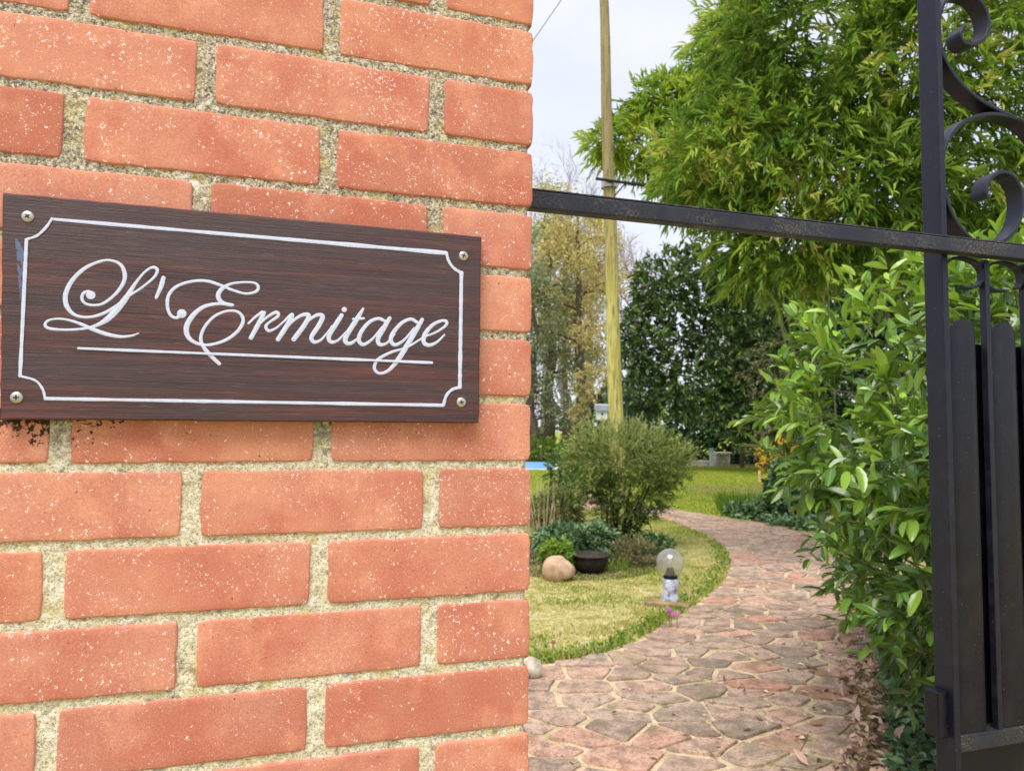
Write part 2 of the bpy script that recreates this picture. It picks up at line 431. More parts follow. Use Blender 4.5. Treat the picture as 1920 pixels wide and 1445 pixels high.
allp = np.array(sites + ghost); AN = np.array([.78, 1.1])
stones = []
for i, p in enumerate(sites):
    d2 = (((allp - p) * AN) ** 2).sum(1); idx = np.argsort(d2)[1:26]
    cell = [p + np.array(q) for q in ((-.4, -.4), (.4, -.4), (.4, .4), (-.4, .4))]
    for j in idx:
        q = allp[j]; mid = (p + q) / 2; nn = (q - p) * AN ** 2; L = np.linalg.norm(nn)
        if L < .02: continue
        nn = nn / L; gap = rnd.choice((.009, .013, .019, .027, .042))
        dd = (mid - p) @ nn - gap * .5 - .003; out = []
        for k in range(len(cell)):
            a, c_ = cell[k], cell[(k + 1) % len(cell)]
            da, dc = (a - p) @ nn - dd, (c_ - p) @ nn - dd
            if da <= 0: out.append(a)
            if (da < 0) != (dc < 0): out.append(a + (c_ - a) * (da / (da - dc)))
        cell = out
        if len(cell) < 3: break
    if len(cell) < 3: continue
    cl = np.array(cell); x, y = cl[:, 0], cl[:, 1]
    area = .5 * abs(np.sum(x * np.roll(y, -1) - y * np.roll(x, -1)))
    if area < .006: continue
    # chip the corners
    Q = []
    for k in range(len(cell)):
        a, c_ = cell[k], cell[(k + 1) % len(cell)]; L = np.linalg.norm(c_ - a)
        if L < .02: Q.append((a + c_) / 2); continue
        e = min(.22, .010 / L)
        jit = lambda: np.array([rnd.gauss(0, .003), rnd.gauss(0, .003)])
        Q += [a + (c_ - a) * e + jit()] + ([a + (c_ - a) * .5 + jit()] if L > .12 else []) + [c_ + (a - c_) * e + jit()]
    stones.append((p, Q))
m, t, b = mat_new('sandstone_slab')
v = nd(t, 'ShaderNodeNewGeometry').outputs['Position']; f = nd(t, 'ShaderNodeAttribute', attribute_name='tint').outputs['Fac']
c = ramp(t, f, [(0, (.29, .22, .165)), (.2, (.44, .295, .22)), (.45, (.56, .38, .29)), (.58, (.38, .30, .22)), (.78, (.60, .37, .27)), (.96, (.54, .26, .17)), (1, (.52, .43, .32))])
n1 = noise(t, v, 11, 5, .65); n2 = noise(t, v, 3.1, 4, .6); n3 = noise(t, v, 70, 4, .7)
c = mix(t, ramp(t, n1, [(.40, .6), (.52, 0.0)]), c, (.17, .13, .085))
c = mix(t, ramp(t, n1, [(.52, 0.0), (.72, .65)]), c, (.66, .46, .34))
c = mix(t, ramp(t, n3, [(.36, .7), (.50, 0.0)]), c, (.10, .07, .055))
c = mix(t, math_(t, 'MULTIPLY', ramp(t, n2, [(.55, 0.0), (.68, .6)]), ramp(t, n3, [(.4, 0.0), (.55, 1.0)])), c, (.19, .18, .06))
t.links.new(c, b.inputs['Base Color']); t.links.new(ramp(t, n1, [(.3, .55), (.7, .8)]), b.inputs['Roughness']); b.inputs['Specular IOR Level'].default_value = .4
bump(t, b, math_(t, 'ADD', n1, math_(t, 'MULTIPLY', n3, .7)), .9, .014)
M_STONE = m
def stone_into(mb, p, Q):
    n = len(Q); h = rnd.uniform(.013, .021); tx, ty = rnd.gauss(0, .012), rnd.gauss(0, .012)
    cen = sum(Q) / n
    zz = lambda q: h + (q[0] - cen[0]) * tx + (q[1] - cen[1]) * ty
    vs = [(q[0], q[1], .001) for q in Q] + [(q[0] + (cen - q)[0] * .015, q[1] + (cen - q)[1] * .015, zz(q) - .003) for q in Q]
    vs += [(q[0] + (cen - q)[0] * .035, q[1] + (cen - q)[1] * .035, zz(q)) for q in Q]
    fs = [(k, (k + 1) % n, n + (k + 1) % n, n + k) for k in range(n)] + [(n + k, n + (k + 1) % n, 2 * n + (k + 1) % n, 2 * n + k) for k in range(n)] + [tuple(range(2 * n, 3 * n))]
    mb.add(vs, fs, rnd.random())
def seen(x, y, z=0, mrg=60):
    r = np.array([x, y, z]) - CAM; d = r @ Fv
    if d < .1: return False
    px, py = 960 + F_PX * (r @ Rv) / d, 722.5 - F_PX * (r @ Uv) / d
    return 990 - mrg < px < 1920 + mrg and py < 1445 + mrg
stones.sort(key=lambda s_: (not seen(*s_[0]), s_[0][1]))
for p, Q in stones[:295]:
    mb = MB(); stone_into(mb, p, Q); mb.build('paving_stone', M_STONE, path)
rest = MB()
for p, Q in stones[295:]: stone_into(rest, p, Q)
if rest.v: tag(rest.build('far_paving_stones', M_STONE, path), kind='stuff')

M_SOIL = m_mottle('dark_soil', [(.3, (.02, .016, .010)), (.55, (.06, .042, .027)), (.75, (.12, .085, .055))], 22, 1, bmp=1, bd=.02, world=True)
def sheet(name, pts, z, mat, label):
    mb = MB(); P = catmull(list(pts) + [pts[0]], 5)[:-1]
    cx, cy = P.mean(0); n = len(P)
    mb.add([(p[0], p[1], z) for p in P] + [(cx, cy, z)], [(i, (i + 1) % n, n) for i in range(n)])
    return tag(mb.build(name, mat), label, kind='structure')
sheet('planting_bed', [(1.55, 1.5), (1.75, 3.2), (2.3, 4.3), (3.1, 5.6), (3.9, 7.0), (5.6, 6.8), (6, 3.5), (5.5, .8), (2.5, .6)], .003, M_SOIL, 'soil bed under the laurel hedge')
sheet('flower_bed', [(.1, 7.45), (.5, 7.2), (1.2, 7.35), (1.8, 8.2), (1.95, 9.4), (1.5, 10.2), (.6, 10.2), (.1, 9.4)], .003, M_SOIL, 'soil bed round the juniper')
sheet('hedge_gap_darkening', [(-1, 30.6), (8, 30.4), (18, 30.6), (30, 31), (32, 46), (14, 44), (-1, 42)], .003, M_SOIL, 'dark soil sheet added under the evergreen hedge to darken its gaps')  # soil-coloured sheet added to make the gaps in the hedge look dark
sheet('leafy_border', [(4.2, 17.2), (5.6, 16.6), (8.0, 17.0), (9.5, 18.6), (8.4, 20.6), (6.2, 20.0), (4.6, 19.4)], .003, m_mottle('brown_border', [(.3, (.10, .08, .03)), (.5, (.24, .19, .09)), (.7, (.42, .32, .18))], 6, 1, bmp=1, bd=.03, world=True), 'brown leafy strip crossing the far lawn')
sheet('ivy_bed', [(3.9, 12.0), (4.6, 10.6), (5.0, 9.0), (6.2, 8.5), (7.2, 10.5), (6.2, 13.6), (4.6, 14.2)], .003, M_SOIL, 'soil bed beyond the bend of the path')

# ------------------------------------------------------------------ brick pillar
pillar = tag(empty('brick_pillar', tuple(WO), TH), 'orange-red brick gate pillar with lichened mortar joints filling the left side', 'pillar')
Z0 = CAMZ + .4615; CO = .0715
def brick_mesh(L, Hh, D, seed):
    r = np.random.RandomState(seed)
    def cuts(W):
        e = [0, .0008, .0022, .008]; n = max(2, int((W - .018) / .010))
        mid = list(np.linspace(.009, W - .009, n + 1))[1:-1]
        return np.array(e + mid + [W - a for a in e[::-1]]) - W / 2
    xs, zs = cuts(L), cuts(Hh); nx, nzz = len(xs), len(zs)
    X, Z = np.meshgrid(xs, zs); 
    ex = L / 2 - np.abs(X); ez = Hh / 2 - np.abs(Z)
    e = np.minimum(ex, ez)
    Y = np.where(e < .0003, .0036, np.where(e < .0015, .0004, 0))
    Y = Y + (fbm(X * 90 + 9 * seed, Z * 90, seed) - .5) * .0009
    wob = lambda a, s_: (fbm(a * 230 + s_ * 7.3 + seed * 11, a * 0 + s_, seed + s_, 4) - .5)
    edge = np.clip(1 - e / .012, 0, 1)
    X2 = X + np.sign(X) * wob(Z, 3) * .0030 * np.clip(1 - ex / .012, 0, 1)
    Z2 = Z + np.where(Z > 0, 1, -1) * wob(X, np.where(Z > 0, 5, 6).astype(int)) * .0040 * np.clip(1 - ez / .012, 0, 1) if False else Z + np.sign(Z) * (wob(X, 5) * (Z > 0) + wob(X, 6) * (Z < 0)) * .0026 * np.clip(1 - ez / .012, 0, 1)
    # rounded, sometimes chipped corners
    cor = np.clip(1 - np.hypot(np.minimum(ex, .012), np.minimum(ez, .012)) / .008, 0, 1)
    X2 -= np.sign(X) * cor * .0014; Z2 -= np.sign(Z) * cor * .0014
    V = np.stack([X2, Y, Z2], -1).reshape(-1, 3)
    idx = np.arange(nx * nzz).reshape(nzz, nx)
    F1 = np.stack([idx[:-1, :-1], idx[:-1, 1:], idx[1:, 1:], idx[1:, :-1]], -1).reshape(-1, 4)
    ring = list(idx[0, :]) + list(idx[1:, -1]) + list(idx[-1, -2::-1]) + list(idx[-2:0:-1, 0])
    n0 = len(V); back = V[ring].copy(); back[:, 1] = D
    V = np.concatenate([V, back]); k = len(ring)
    F2 = np.array([[ring[(i + 1) % k], ring[i], n0 + i, n0 + (i + 1) % k] for i in range(k)])
    me = npmesh('brick', V, [F1, F2, np.array([[n0 + i for i in range(k)]])], M_BRICK, smooth=True, obj=False)
    return me
LP = .2354; EDGE = .0228; JA, JB = -.0891, -.2033; J = .0172; BH = CO - .0082
st_m = [brick_mesh(LP - J, BH, .10, s_) for s_ in range(8)]
hd_m = [brick_mesh(EDGE - JA - J / 2, BH, .2187, 20 + s_) for s_ in range(5)]
cs_m = [brick_mesh(EDGE - JB - J / 2, BH, .102, 30 + s_) for s_ in range(5)]
sd_m = [brick_mesh(.2187, BH, .09, 40 + s_) for s_ in range(3)]
sh_m = [brick_mesh(.104, BH, .10, 50 + s_) for s_ in range(3)]
PD = .34; PL = -.98
def put(me, x, y, z, rz=0):
    o = bpy.data.objects.new('brick', me); link(o, pillar); o.location = (x, y, z)
    o.rotation_euler = (rnd.gauss(0, .002), rnd.gauss(0, .003), rz + rnd.gauss(0, .0012)); return o
r = -5
while True:
    zc = Z0 - CO * (r - .5)
    if zc < .02: break
    fy = lambda: rnd.gauss(-.0002, .0004)
    if r % 2 == 0:
        put(rnd.choice(hd_m), (EDGE + JA + J / 2) / 2, fy(), zc); x1 = JA
        # return side: the header's own long face, then a short brick
        put(rnd.choice(sh_m), EDGE, PD - .052, zc, PI / 2)
    else:
        put(rnd.choice(cs_m), (EDGE + JB + J / 2) / 2, fy(), zc); x1 = JB
        put(rnd.choice(sd_m), EDGE, .102 + .0145 + .1094, zc, PI / 2)
    while x1 - LP > PL - .05:
        put(rnd.choice(st_m), x1 - LP / 2, fy(), zc); x1 -= LP
    r += 1
# mortar: a finely modelled face plus core
gx = np.arange(-.80, EDGE - .0035, .0022); gz = np.arange(CAMZ - .56, CAMZ + .60, .0022)
X, Z = np.meshgrid(gx, gz)
Y = .0021 + (fbm(X * 150, Z * 150, 3, 3) - .5) * .0034 + (fbm(X * 28, Z * 28, 9, 2) - .5) * .0022
Y = np.maximum(Y, .0014)
Y[:, -1] += .004; Y[:, -2] += .0015
idx = np.arange(X.size).reshape(X.shape)
Fm = np.stack([idx[:-1, :-1], idx[:-1, 1:], idx[1:, 1:], idx[1:, :-1]], -1).reshape(-1, 4)
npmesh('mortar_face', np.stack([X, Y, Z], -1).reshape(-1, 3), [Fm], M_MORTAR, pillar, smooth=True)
mb = MB(); x0, x1 = PL - .1, EDGE - .004
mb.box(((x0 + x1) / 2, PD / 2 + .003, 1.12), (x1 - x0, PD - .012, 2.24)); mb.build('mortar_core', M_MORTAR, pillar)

# ------------------------------------------------------------------ name sign
BT = .016
sgn = tag(empty('house_name_sign', tuple(WO), TH), "dark red-brown wooden house name board with white lettering reading L'Ermitage on the brick pillar", 'sign')
cs = [wp(4, 360, -BT), wp(903, 443, -BT), wp(898, 793, -BT), wp(0, 786, -BT)]
def board():
    n = 40; vs = []; fs = []; t_, b_ = [], []
    P = []
    for a, c_, kk in ((cs[0], cs[1], n), (cs[1], cs[2], 16), (cs[2], cs[3], n), (cs[3], cs[0], 16)):
        for k in range(kk):
            q = a + (c_ - a) * k / kk; P.append(q + RN.normal(0, .00018, 2))
    P = np.array(P); c0 = P.mean(0); k = len(P)
    def ringv(sh, y): 
        d = c0 - P; L = np.linalg.norm(d, axis=1, keepdims=True); q = P + np.sign(d) * sh; return [(a[0], y, a[1]) for a in q]
    vs = ringv(0, 0) + ringv(0, -BT + .0016) + ringv(.0014, -BT)
    fs = [(i + L * k, i + (L + 1) * k, (i + 1) % k + (L + 1) * k, (i + 1) % k + L * k) for L in (0, 1) for i in range(k)]
    fs = [f_[::-1] for f_ in fs]
    fs += [tuple(range(2 * k, 3 * k))[::-1], tuple(range(k))]
    mb = MB(); mb.add(vs, fs); return mb.build('board', M_WOOD, sgn)
board()
def cr2(P, n):
    return catmull(P, n)
def ribbon(name, strokes, to, mat, ys=-BT, lift=.00045, parent=None, jag=.05, h=.00012):
    """strokes: list of (points (x,y,width) in picture pixels, ball radius at the start or 0)"""
    mb = MB()
    for si, (pts, ball) in enumerate(strokes):
        Q = cr2([(p[0], p[1], p[2]) for p in pts], 9) if len(pts) > 2 else np.array([np.array(pts[0], float) + (np.array(pts[1], float) - np.array(pts[0], float)) * k / 40 for k in range(41)])
        W3 = np.array([to(*q[:2]) for q in Q]); sc = np.array([np.linalg.norm(to(q[0] + 2, q[1]) - to(q[0] - 2, q[1])) / 4 for q in Q])
        tn = np.gradient(W3, axis=0); tn /= np.linalg.norm(tn, axis=1, keepdims=True) + 1e-9
        nn = np.stack([-tn[:, 1], tn[:, 0]], 1); hw = Q[:, 2] * sc / 2 * .86
        hw = hw * (1 + (np.array([vnoise(np.array([i * .7]), np.array([si * 3.1]), 5)[0] for i in range(len(Q))]) - .5) * 2 * jag)
        # round ends
        for e_, sg in ((0, -1), (-1, 1)):
            pass
        vs = []; n = len(Q); yb = ys - .0001 - si * .00004
        for i in range(n):
            l = W3[i] + nn[i] * hw[i]; r_ = W3[i] - nn[i] * hw[i]; m_ = W3[i]
            g_ = .00006 * (i / n)
            vs += [(l[0], yb, l[1]), (m_[0], yb - h - g_, m_[1]), (r_[0], yb, r_[1])]
        fs = []
        for i in range(n - 1):
            a = i * 3; fs += [(a, a + 1, a + 4, a + 3), (a + 1, a + 2, a + 5, a + 4)]
        mb.add(vs, fs)
        for e_, sg in ((0, -1), (n - 1, 1)):
            c_ = W3[e_]; k = 7; cv = [(c_[0], yb - h, c_[1])]
            for q in range(k):
                a = PI * q / (k - 1)
                pnt = c_ + nn[e_] * hw[e_] * math.cos(a) + tn[e_] * sg * hw[e_] * math.sin(a) * .8
                cv.append((pnt[0], yb, pnt[1]))
            mb.add(cv, [(0, q + 1, q + 2) for q in range(k - 1)])
        if ball:
            c_ = W3[0]; rr = ball * sc[0]; k = 14
            mb.add([(c_[0], yb - h * 1.5, c_[1])] + [(c_[0] + rr * math.cos(2 * PI * q / k), yb - .00002, c_[1] + rr * math.sin(2 * PI * q / k)) for q in range(k)], [(0, q + 1, (q + 1) % k + 1) for q in range(k)])
    return mb.build(name, mat, parent)
to_board = lambda x, y: wp(x, y, -BT)
A = lambda L: [(x * .346, 330 + y * .346, w_ * .346) for x, y, w_ in L]
B = lambda L: [(450 + x * .346, 400 + y * .346, w_ * .346) for x, y, w_ in L]
letL = A([(492, 645, 26), (480, 626, 22), (452, 636, 20), (444, 665, 20), (462, 690, 18), (505, 700, 17), (560, 690, 18), (625, 640, 20), (668, 580, 24), (676, 530, 27), (655, 482, 22), (605, 458, 16), (545, 462, 18), (460, 500, 24), (392, 565, 28), (356, 640, 31), (362, 705, 30), (405, 752, 22), (470, 765, 18), (540, 752, 20), (620, 712, 22), (700, 650, 16), (775, 600, 15), (838, 545, 17), (852, 508, 22), (828, 495, 18), (785, 520, 15), (735, 580, 20), (690, 650, 34), (635, 722, 42), (575, 780, 36), (510, 814, 22), (440, 829, 17), (340, 833, 17), (262, 824, 20), (245, 802, 20), (272, 779, 15), (340, 775, 15), (420, 795, 20), (500, 829, 26), (580, 857, 26), (650, 870, 21), (710, 866, 15), (752, 852, 8)])
apo = A([(886, 550, 28), (872, 600, 29), (846, 660, 20)])
letE = A([(985, 745, 26), (955, 768, 20), (922, 750, 20), (907, 700, 22), (916, 642, 22), (960, 597, 20), (1040, 571, 18), (1120, 569, 20), (1190, 590, 20), (1260, 618, 17), (1330, 637, 16), (1385, 627, 18), (1400, 602, 20), (1380, 580, 15), (1320, 576, 14), (1250, 585, 17), (1202, 612, 26), (1182, 650, 30), (1205, 686, 26), (1262, 699, 18)])
letE2 = A([(1255, 702, 16), (1190, 692, 20), (1110, 706, 24), (1050, 750, 30), (1012, 812, 34), (1018, 868, 30), (1062, 904, 22), (1130, 915, 18), (1220, 890, 20), (1288, 840, 22), (1318, 782, 22), (1292, 738, 18), (1230, 732, 16), (1160, 762, 18), (1108, 820, 20), (1088, 880, 22), (1106, 930, 24), (1150, 980, 26), (1190, 1018, 22)])
letters = [
    [(letL, 9)], [(apo, 0)], [(letE, 9), (letE2, 0)],
    [(B([(45, 597, 14), (85, 560, 16), (122, 535, 22)]), 0), (B([(132, 536, 24), (105, 590, 30), (58, 676, 28)]), 0), (B([(88, 620, 12), (140, 568, 16), (195, 536, 22), (206, 556, 20), (160, 590, 16), (140, 612, 20), (155, 636, 20), (195, 622, 14), (245, 580, 12)]), 0)],
    [(B([(235, 590, 12), (268, 556, 18), (283, 552, 26), (258, 602, 30), (205, 684, 30)]), 0), (B([(222, 662, 12), (280, 590, 16), (335, 552, 22), (372, 553, 28), (352, 600, 30), (290, 684, 30)]), 0), (B([(305, 662, 12), (365, 588, 16), (415, 552, 22), (448, 558, 28), (425, 610, 30), (388, 668, 28), (400, 696, 24), (435, 688, 16), (475, 645, 13), (500, 610, 12)]), 0)],
    [(B([(552, 550, 26), (520, 600, 30), (482, 665, 28), (492, 696, 24), (530, 688, 15), (578, 640, 12)]), 0), (B([(567, 518, 32), (563, 524, 32)]), 0)],
    [(B([(668, 516, 16), (632, 575, 30), (578, 660, 32), (572, 695, 28), (600, 704, 22), (650, 670, 13)]), 0), (B([(612, 573, 15), (672, 569, 15)]), 0)],
    [(B([(788, 585, 20), (750, 570, 20), (700, 590, 22), (655, 645, 26), (645, 690, 26), (670, 710, 22), (718, 680, 15), (772, 615, 14)]), 0), (B([(812, 566, 24), (780, 620, 30), (748, 680, 28), (758, 710, 24), (795, 703, 15), (838, 655, 12)]), 0)],
    [(B([(960, 590, 20), (925, 573, 20), (875, 595, 22), (828, 650, 26), (818, 690, 26), (842, 712, 22), (890, 685, 15), (945, 622, 14)]), 0), (B([(988, 574, 24), (950, 640, 30), (905, 715, 32), (858, 790, 30), (805, 850, 20), (755, 866, 17), (728, 838, 20), (748, 792, 20), (820, 752, 16), (900, 728, 13), (965, 690, 12), (1000, 668, 12)]), 0)],
    [(B([(1000, 668, 12), (1060, 645, 13), (1110, 612, 16), (1120, 588, 20), (1092, 582, 18), (1042, 606, 22), (1002, 655, 28), (996, 698, 26), (1026, 714, 22), (1070, 695, 15), (1108, 658, 11)]), 0)]]
for L_ in letters: ribbon('letter', L_, to_board, M_WHITE, parent=sgn, h=.00022)
ln = 9.2
bord = [
    ([(98, 411, 8), (837, 474.5, 9)], 0), ([(837, 474, 6), (841, 489, 6), (850, 502, 6), (863, 511, 6)], 0), ([(865, 511, 8), (862, 726, 8)], 0),
    ([(862, 726, 6), (848, 730, 6), (837, 741, 6), (831, 760, 7)], 0), ([(831, 759.5, 7), (85, 747, 8)], 0), ([(85, 747, 6), (80, 729, 6), (66, 713, 6), (38, 705, 6)], 0),
    ([(38, 705, 8), (50, 449, 8.5)], 0), ([(50, 449, 6), (70, 442, 6), (87, 426, 6), (98, 410, 6)], 0)]
def dense(b_): return b_
ribbon('border_line', bord, to_board, M_WHITE, parent=sgn, jag=.22, ys=-BT - .0002)
ribbon('underline', [([(147, 653, 6.5), (810, 680, 6)], 0)], to_board, M_WHITE, parent=sgn, ys=-BT - .0008, jag=.2)
# blue-grey smear beside the left border
sm = MB()
for k in range(26):
    x = 31 + (k % 6) * 2.0 + rnd.uniform(-.6, .6); y = 446 + k * 3.9 + rnd.uniform(-2, 2); wd = 5.2 * (1 - k / 34); y2 = y + rnd.uniform(12, 26)
    x += k * .28
    a, c_, d_, e_ = [to_board(*q) for q in ((x - wd / 2, y), (x + wd / 2, y + 2), (x + wd / 2 + 1, y2), (x - wd / 2 + 1, y2 - 2))]
    yy = -BT - .00004 - k * .000004
    sm.add([(q[0], yy, q[1]) for q in (a, c_, d_, e_)], [(0, 3, 2, 1)])
sm.build('paint_smear', M_BLUE, sgn)
for (px, py) in ((52, 406), (31, 745), (869, 480), (865, 754)):
    q = to_board(px, py); mb = MB(); R_ = .0053
    rot = Matrix.Rotation(PI / 2, 3, 'X')
    tmp = MB(); tmp.lathe([(R_, 0), (R_ * .97, .0006), (R_ * .7, .0013), (R_ * .3, .0016), (0.0001, .0016)], n=24)
    mb.add([rot @ Vector(v_) + Vector((q[0], -BT - .0001, q[1])) for v_ in tmp.v], tmp.f)
    s_ = mb.build('screw', M_STEEL, sgn, smooth=True)
    cx = MB(); an = rnd.uniform(0, PI / 2)
    for k in (0, PI / 2):
        cx.box((q[0], -BT - .0017 - (.00005 if k else 0), q[1]), (.0046, .0004, .0011), rot=Matrix.Rotation(an + k, 3, 'Y'))
    cx.build('cross_recess', M_DARK, s_)

# ------------------------------------------------------------------ gate
GO = .085
gate = tag(empty('iron_gate', tuple(WO), TH), 'black wrought iron gate leaf with scrolls above tall round-topped sheet panels', 'gate')
gq = lambda x, y, off=GO: wp(x, y, off)
sx0 = gq(1778, 500)[0]                        # right edge of the stile's front
STW, STD = .012, .034
mb = MB(); mb.box((sx0 - STW / 2, GO + STD / 2, 1.18), (STW, STD, 2.32), bev=.0012); mb.build('stile', M_IRON, gate)
GW = 1.15
# bottom rail and plate under the panels
zb = gq(1850, 1372)[1]
mb = MB(); mb.box((sx0 + GW / 2, GO + .017, zb - .012), (GW, .034, .024), bev=.001); mb.build('lower_rail', M_IRON2, gate)
mb = MB(); mb.box((sx0 + GW / 2, GO + .020, (zb - .026 + .12) / 2), (GW - .002, .004, zb - .026 - .12)); mb.build('kick_plate', M_SHEET, gate)
mb = MB(); mb.box((sx0 + GW / 2, GO + .017, .105), (GW, .03, .028), bev=.001); mb.build('bottom_rail', M_IRON, gate)
mb = MB(); mb.box((sx0 + GW + .012, GO + STD / 2, 1.18), (.024, STD, 2.32), bev=.0012); mb.build('stile', M_IRON, gate)
# panels between bars
bl, br = gq(1853, 700)[0], gq(1861.5, 700)[0]; bar_x = (bl + br) / 2; pit = br - sx0
p_r = gq(1836, 800, GO + .007)[0]; hw = (p_r - sx0 - .001) / 2
ztop = gq(1815, 598)[1]; zt2 = gq(1850, 487)[1]
k = 0; xl = sx0
while xl + pit < sx0 + GW + .01:
    cx_ = xl + hw + .0008; n = 14
    prof = [(-hw + 2 * hw * i / n) for i in range(n + 1)]
    vs = []; rt = hw * .93
    for x in prof:
        u_ = min(1, abs(x) / hw); yv = GO + .010 - .0060 * math.sqrt(max(0, 1 - u_ ** 4))
        a = ztop - hw + hw * math.sqrt(max(0, 1 - u_ ** 2))
        vs.append([(cx_ + x, yv, zb), (cx_ + x, yv, a)])
    V_ = [v_[0] for v_ in vs] + [v_[1] for v_ in vs] + [(v_[0][0], v_[0][1] + .002, v_[0][2]) for v_ in vs] + [(v_[1][0], v_[1][1] + .002, v_[1][2]) for v_ in vs]
    N_ = n + 1
    fs = [(i, i + 1, N_ + i + 1, N_ + i) for i in range(n)] + [(2 * N_ + i, 3 * N_ + i, 3 * N_ + i + 1, 2 * N_ + i + 1) for i in range(n)] + [(N_ + i, N_ + i + 1, 3 * N_ + i + 1, 3 * N_ + i) for i in range(n)] + [(0, N_, 3 * N_, 2 * N_), (n, 2 * N_ + n, 3 * N_ + n, N_ + n)]
    mb = MB(); mb.add(V_, fs); mb.build('sheet_panel', M_SHEET, gate, smooth=False)
    mb = MB(); mb.box((xl + pit - (br - bl) / 2, GO + .006, (zt2 + zb) / 2), (br - bl, .011, zt2 - zb), bev=.0008); mb.build('bar', M_IRON, gate)
    xl += pit; k += 1
# dark sheet put behind the panels so the open gaps beside the bars read dark
mb = MB(); mb.box((sx0 + GW / 2, GO + .026, (zb + ztop - .035) / 2), (GW - .004, .002, ztop - .035 - zb)); mb.build('gap_dark_sheet', M_SHEET, gate)
# top of the leaf
for zz in (2.30,):
    mb = MB(); mb.box((sx0 + GW / 2, GO + .017, zz), (GW, .03, .02), bev=.001); mb.build('top_rail', M_IRON, gate)
def band(name, P, thick=.0045, yoff=.003, depth=.020, mirror=None):
    Q = catmull(P, 9)
    W3 = np.array([gq(*q) for q in Q])
    if mirror is not None: W3[:, 0] = 2 * mirror - W3[:, 0]
    tn = np.gradient(W3, axis=0); tn /= np.linalg.norm(tn, axis=1, keepdims=True) + 1e-9
    nn = np.stack([-tn[:, 1], tn[:, 0]], 1) * thick / 2
    vs = []; c_ = .0008
    for i in range(len(Q)):
        a, b_ = W3[i] + nn[i], W3[i] - nn[i]; y0, y1 = GO + yoff, GO + yoff + depth
        a2, b2 = W3[i] + nn[i] * .6, W3[i] - nn[i] * .6
        vs += [(a2[0], y0, a2[1]), (b2[0], y0, b2[1]), (b_[0], y0 + c_, b_[1]), (b_[0], y1, b_[1]), (a[0], y1, a[1]), (a[0], y0 + c_, a[1])]
    n = len(Q); fs = [(i * 6 + k, i * 6 + (k + 1) % 6, (i + 1) * 6 + (k + 1) % 6, (i + 1) * 6 + k) for i in range(n - 1) for k in range(6)]
    fs += [tuple(range(6))[::-1], tuple(range((n - 1) * 6, n * 6))]
    mb = MB(); mb.add(vs, fs); o = mb.build(name, M_IRON, gate, smooth=False); return o
G6 = lambda L: [(1400 + x * .36, y * .36) for x, y in L]
G7 = lambda L: [(1400 + x * .3252, 430 + y * .3252) for x, y in L]
SCR1 = G6([(1150, 128), (1128, 172), (1150, 215), (1200, 222), (1250, 195), (1274, 130), (1262, 50), (1205, -25), (1120, -45), (1050, -5), (1018, 80), (1016, 180), (1042, 290), (1110, 405), (1210, 500), (1330, 570), (1470, 640), (1580, 740), (1620, 860)])
SCR2 = G6([(1272, 1030), (1262, 985), (1285, 925), (1340, 892), (1400, 910), (1445, 985), (1450, 1090), (1415, 1190), (1345, 1258), (1262, 1272), (1180, 1235), (1100, 1140), (1050, 1010), (1035, 860), (1060, 730), (1140, 635), (1250, 592), (1370, 598), (1480, 645), (1560, 740)])
band('scroll', SCR1, .0062, depth=.027); band('scroll', SCR2, .0062, depth=.027)
SCR3 = G7([(1268, 328), (1330, 332), (1378, 300), (1385, 245), (1350, 190), (1280, 160), (1210, 162), (1168, 195), (1160, 250), (1185, 300)])
bx = bar_x
band('small_scroll', SCR3, .004, .004, .012)
band('small_scroll', SCR3, .004, .0043, .012, mirror=bx + .0005)
SMALL = [(x, y) for x, y in SCR3]
for k in range(1, 9):
    for mir in (None, bx + .0005):
        # same pair of scrolls above every following bar
        o = band('small_scroll', SMALL, .004, .004 if mir is None else .0043, .012, mirror=mir); o.location.x = k * pit * 1.0 if False else k * 2 * pit / 2
        if k % 2 == 1: bpy.data.objects.remove(o)
for dx in (.50,):
    for P_ in (SCR1, SCR2):
        o = band('scroll', P_, .0062, depth=.027); o.location.x = dx
# latch box on the stile
a, c_ = gq(1729, 1284, GO + STD), gq(1757, 1366, GO + STD)
mb = MB(); mb.box((sx0 - STW - .010, GO + STD - .012, (a[1] + c_[1]) / 2 - .003), (.020, .026, abs(a[1] - c_[1])), bev=.002); mb.build('latch_box', M_SHEET, gate)
# the horizontal rail over the opening, in front of the stile
RO = GO - .021
za, zb2 = wp(1010, 383, RO), wp(1905, 468, RO)
rl = tag(empty('top_crossbar', tuple(WO), TH), 'weathered black iron crossbar running from the brick pillar in front of the gate stile', 'crossbar')
zr = (wp(1200, 382, RO)[1] + wp(1600, 424, RO)[1]) / 2
mb = MB(); mb.box((.74, RO + .0095, zr - .010), (1.54, .019, .0220), bev=.0022); mb.build('bar', M_IRON2, rl)
mb = MB(); mb.box((.74, RO + .0095, zr + .0030), (1.52, .0155, .0024), bev=.0006); mb.build('raised_lip', M_IRON2, rl)

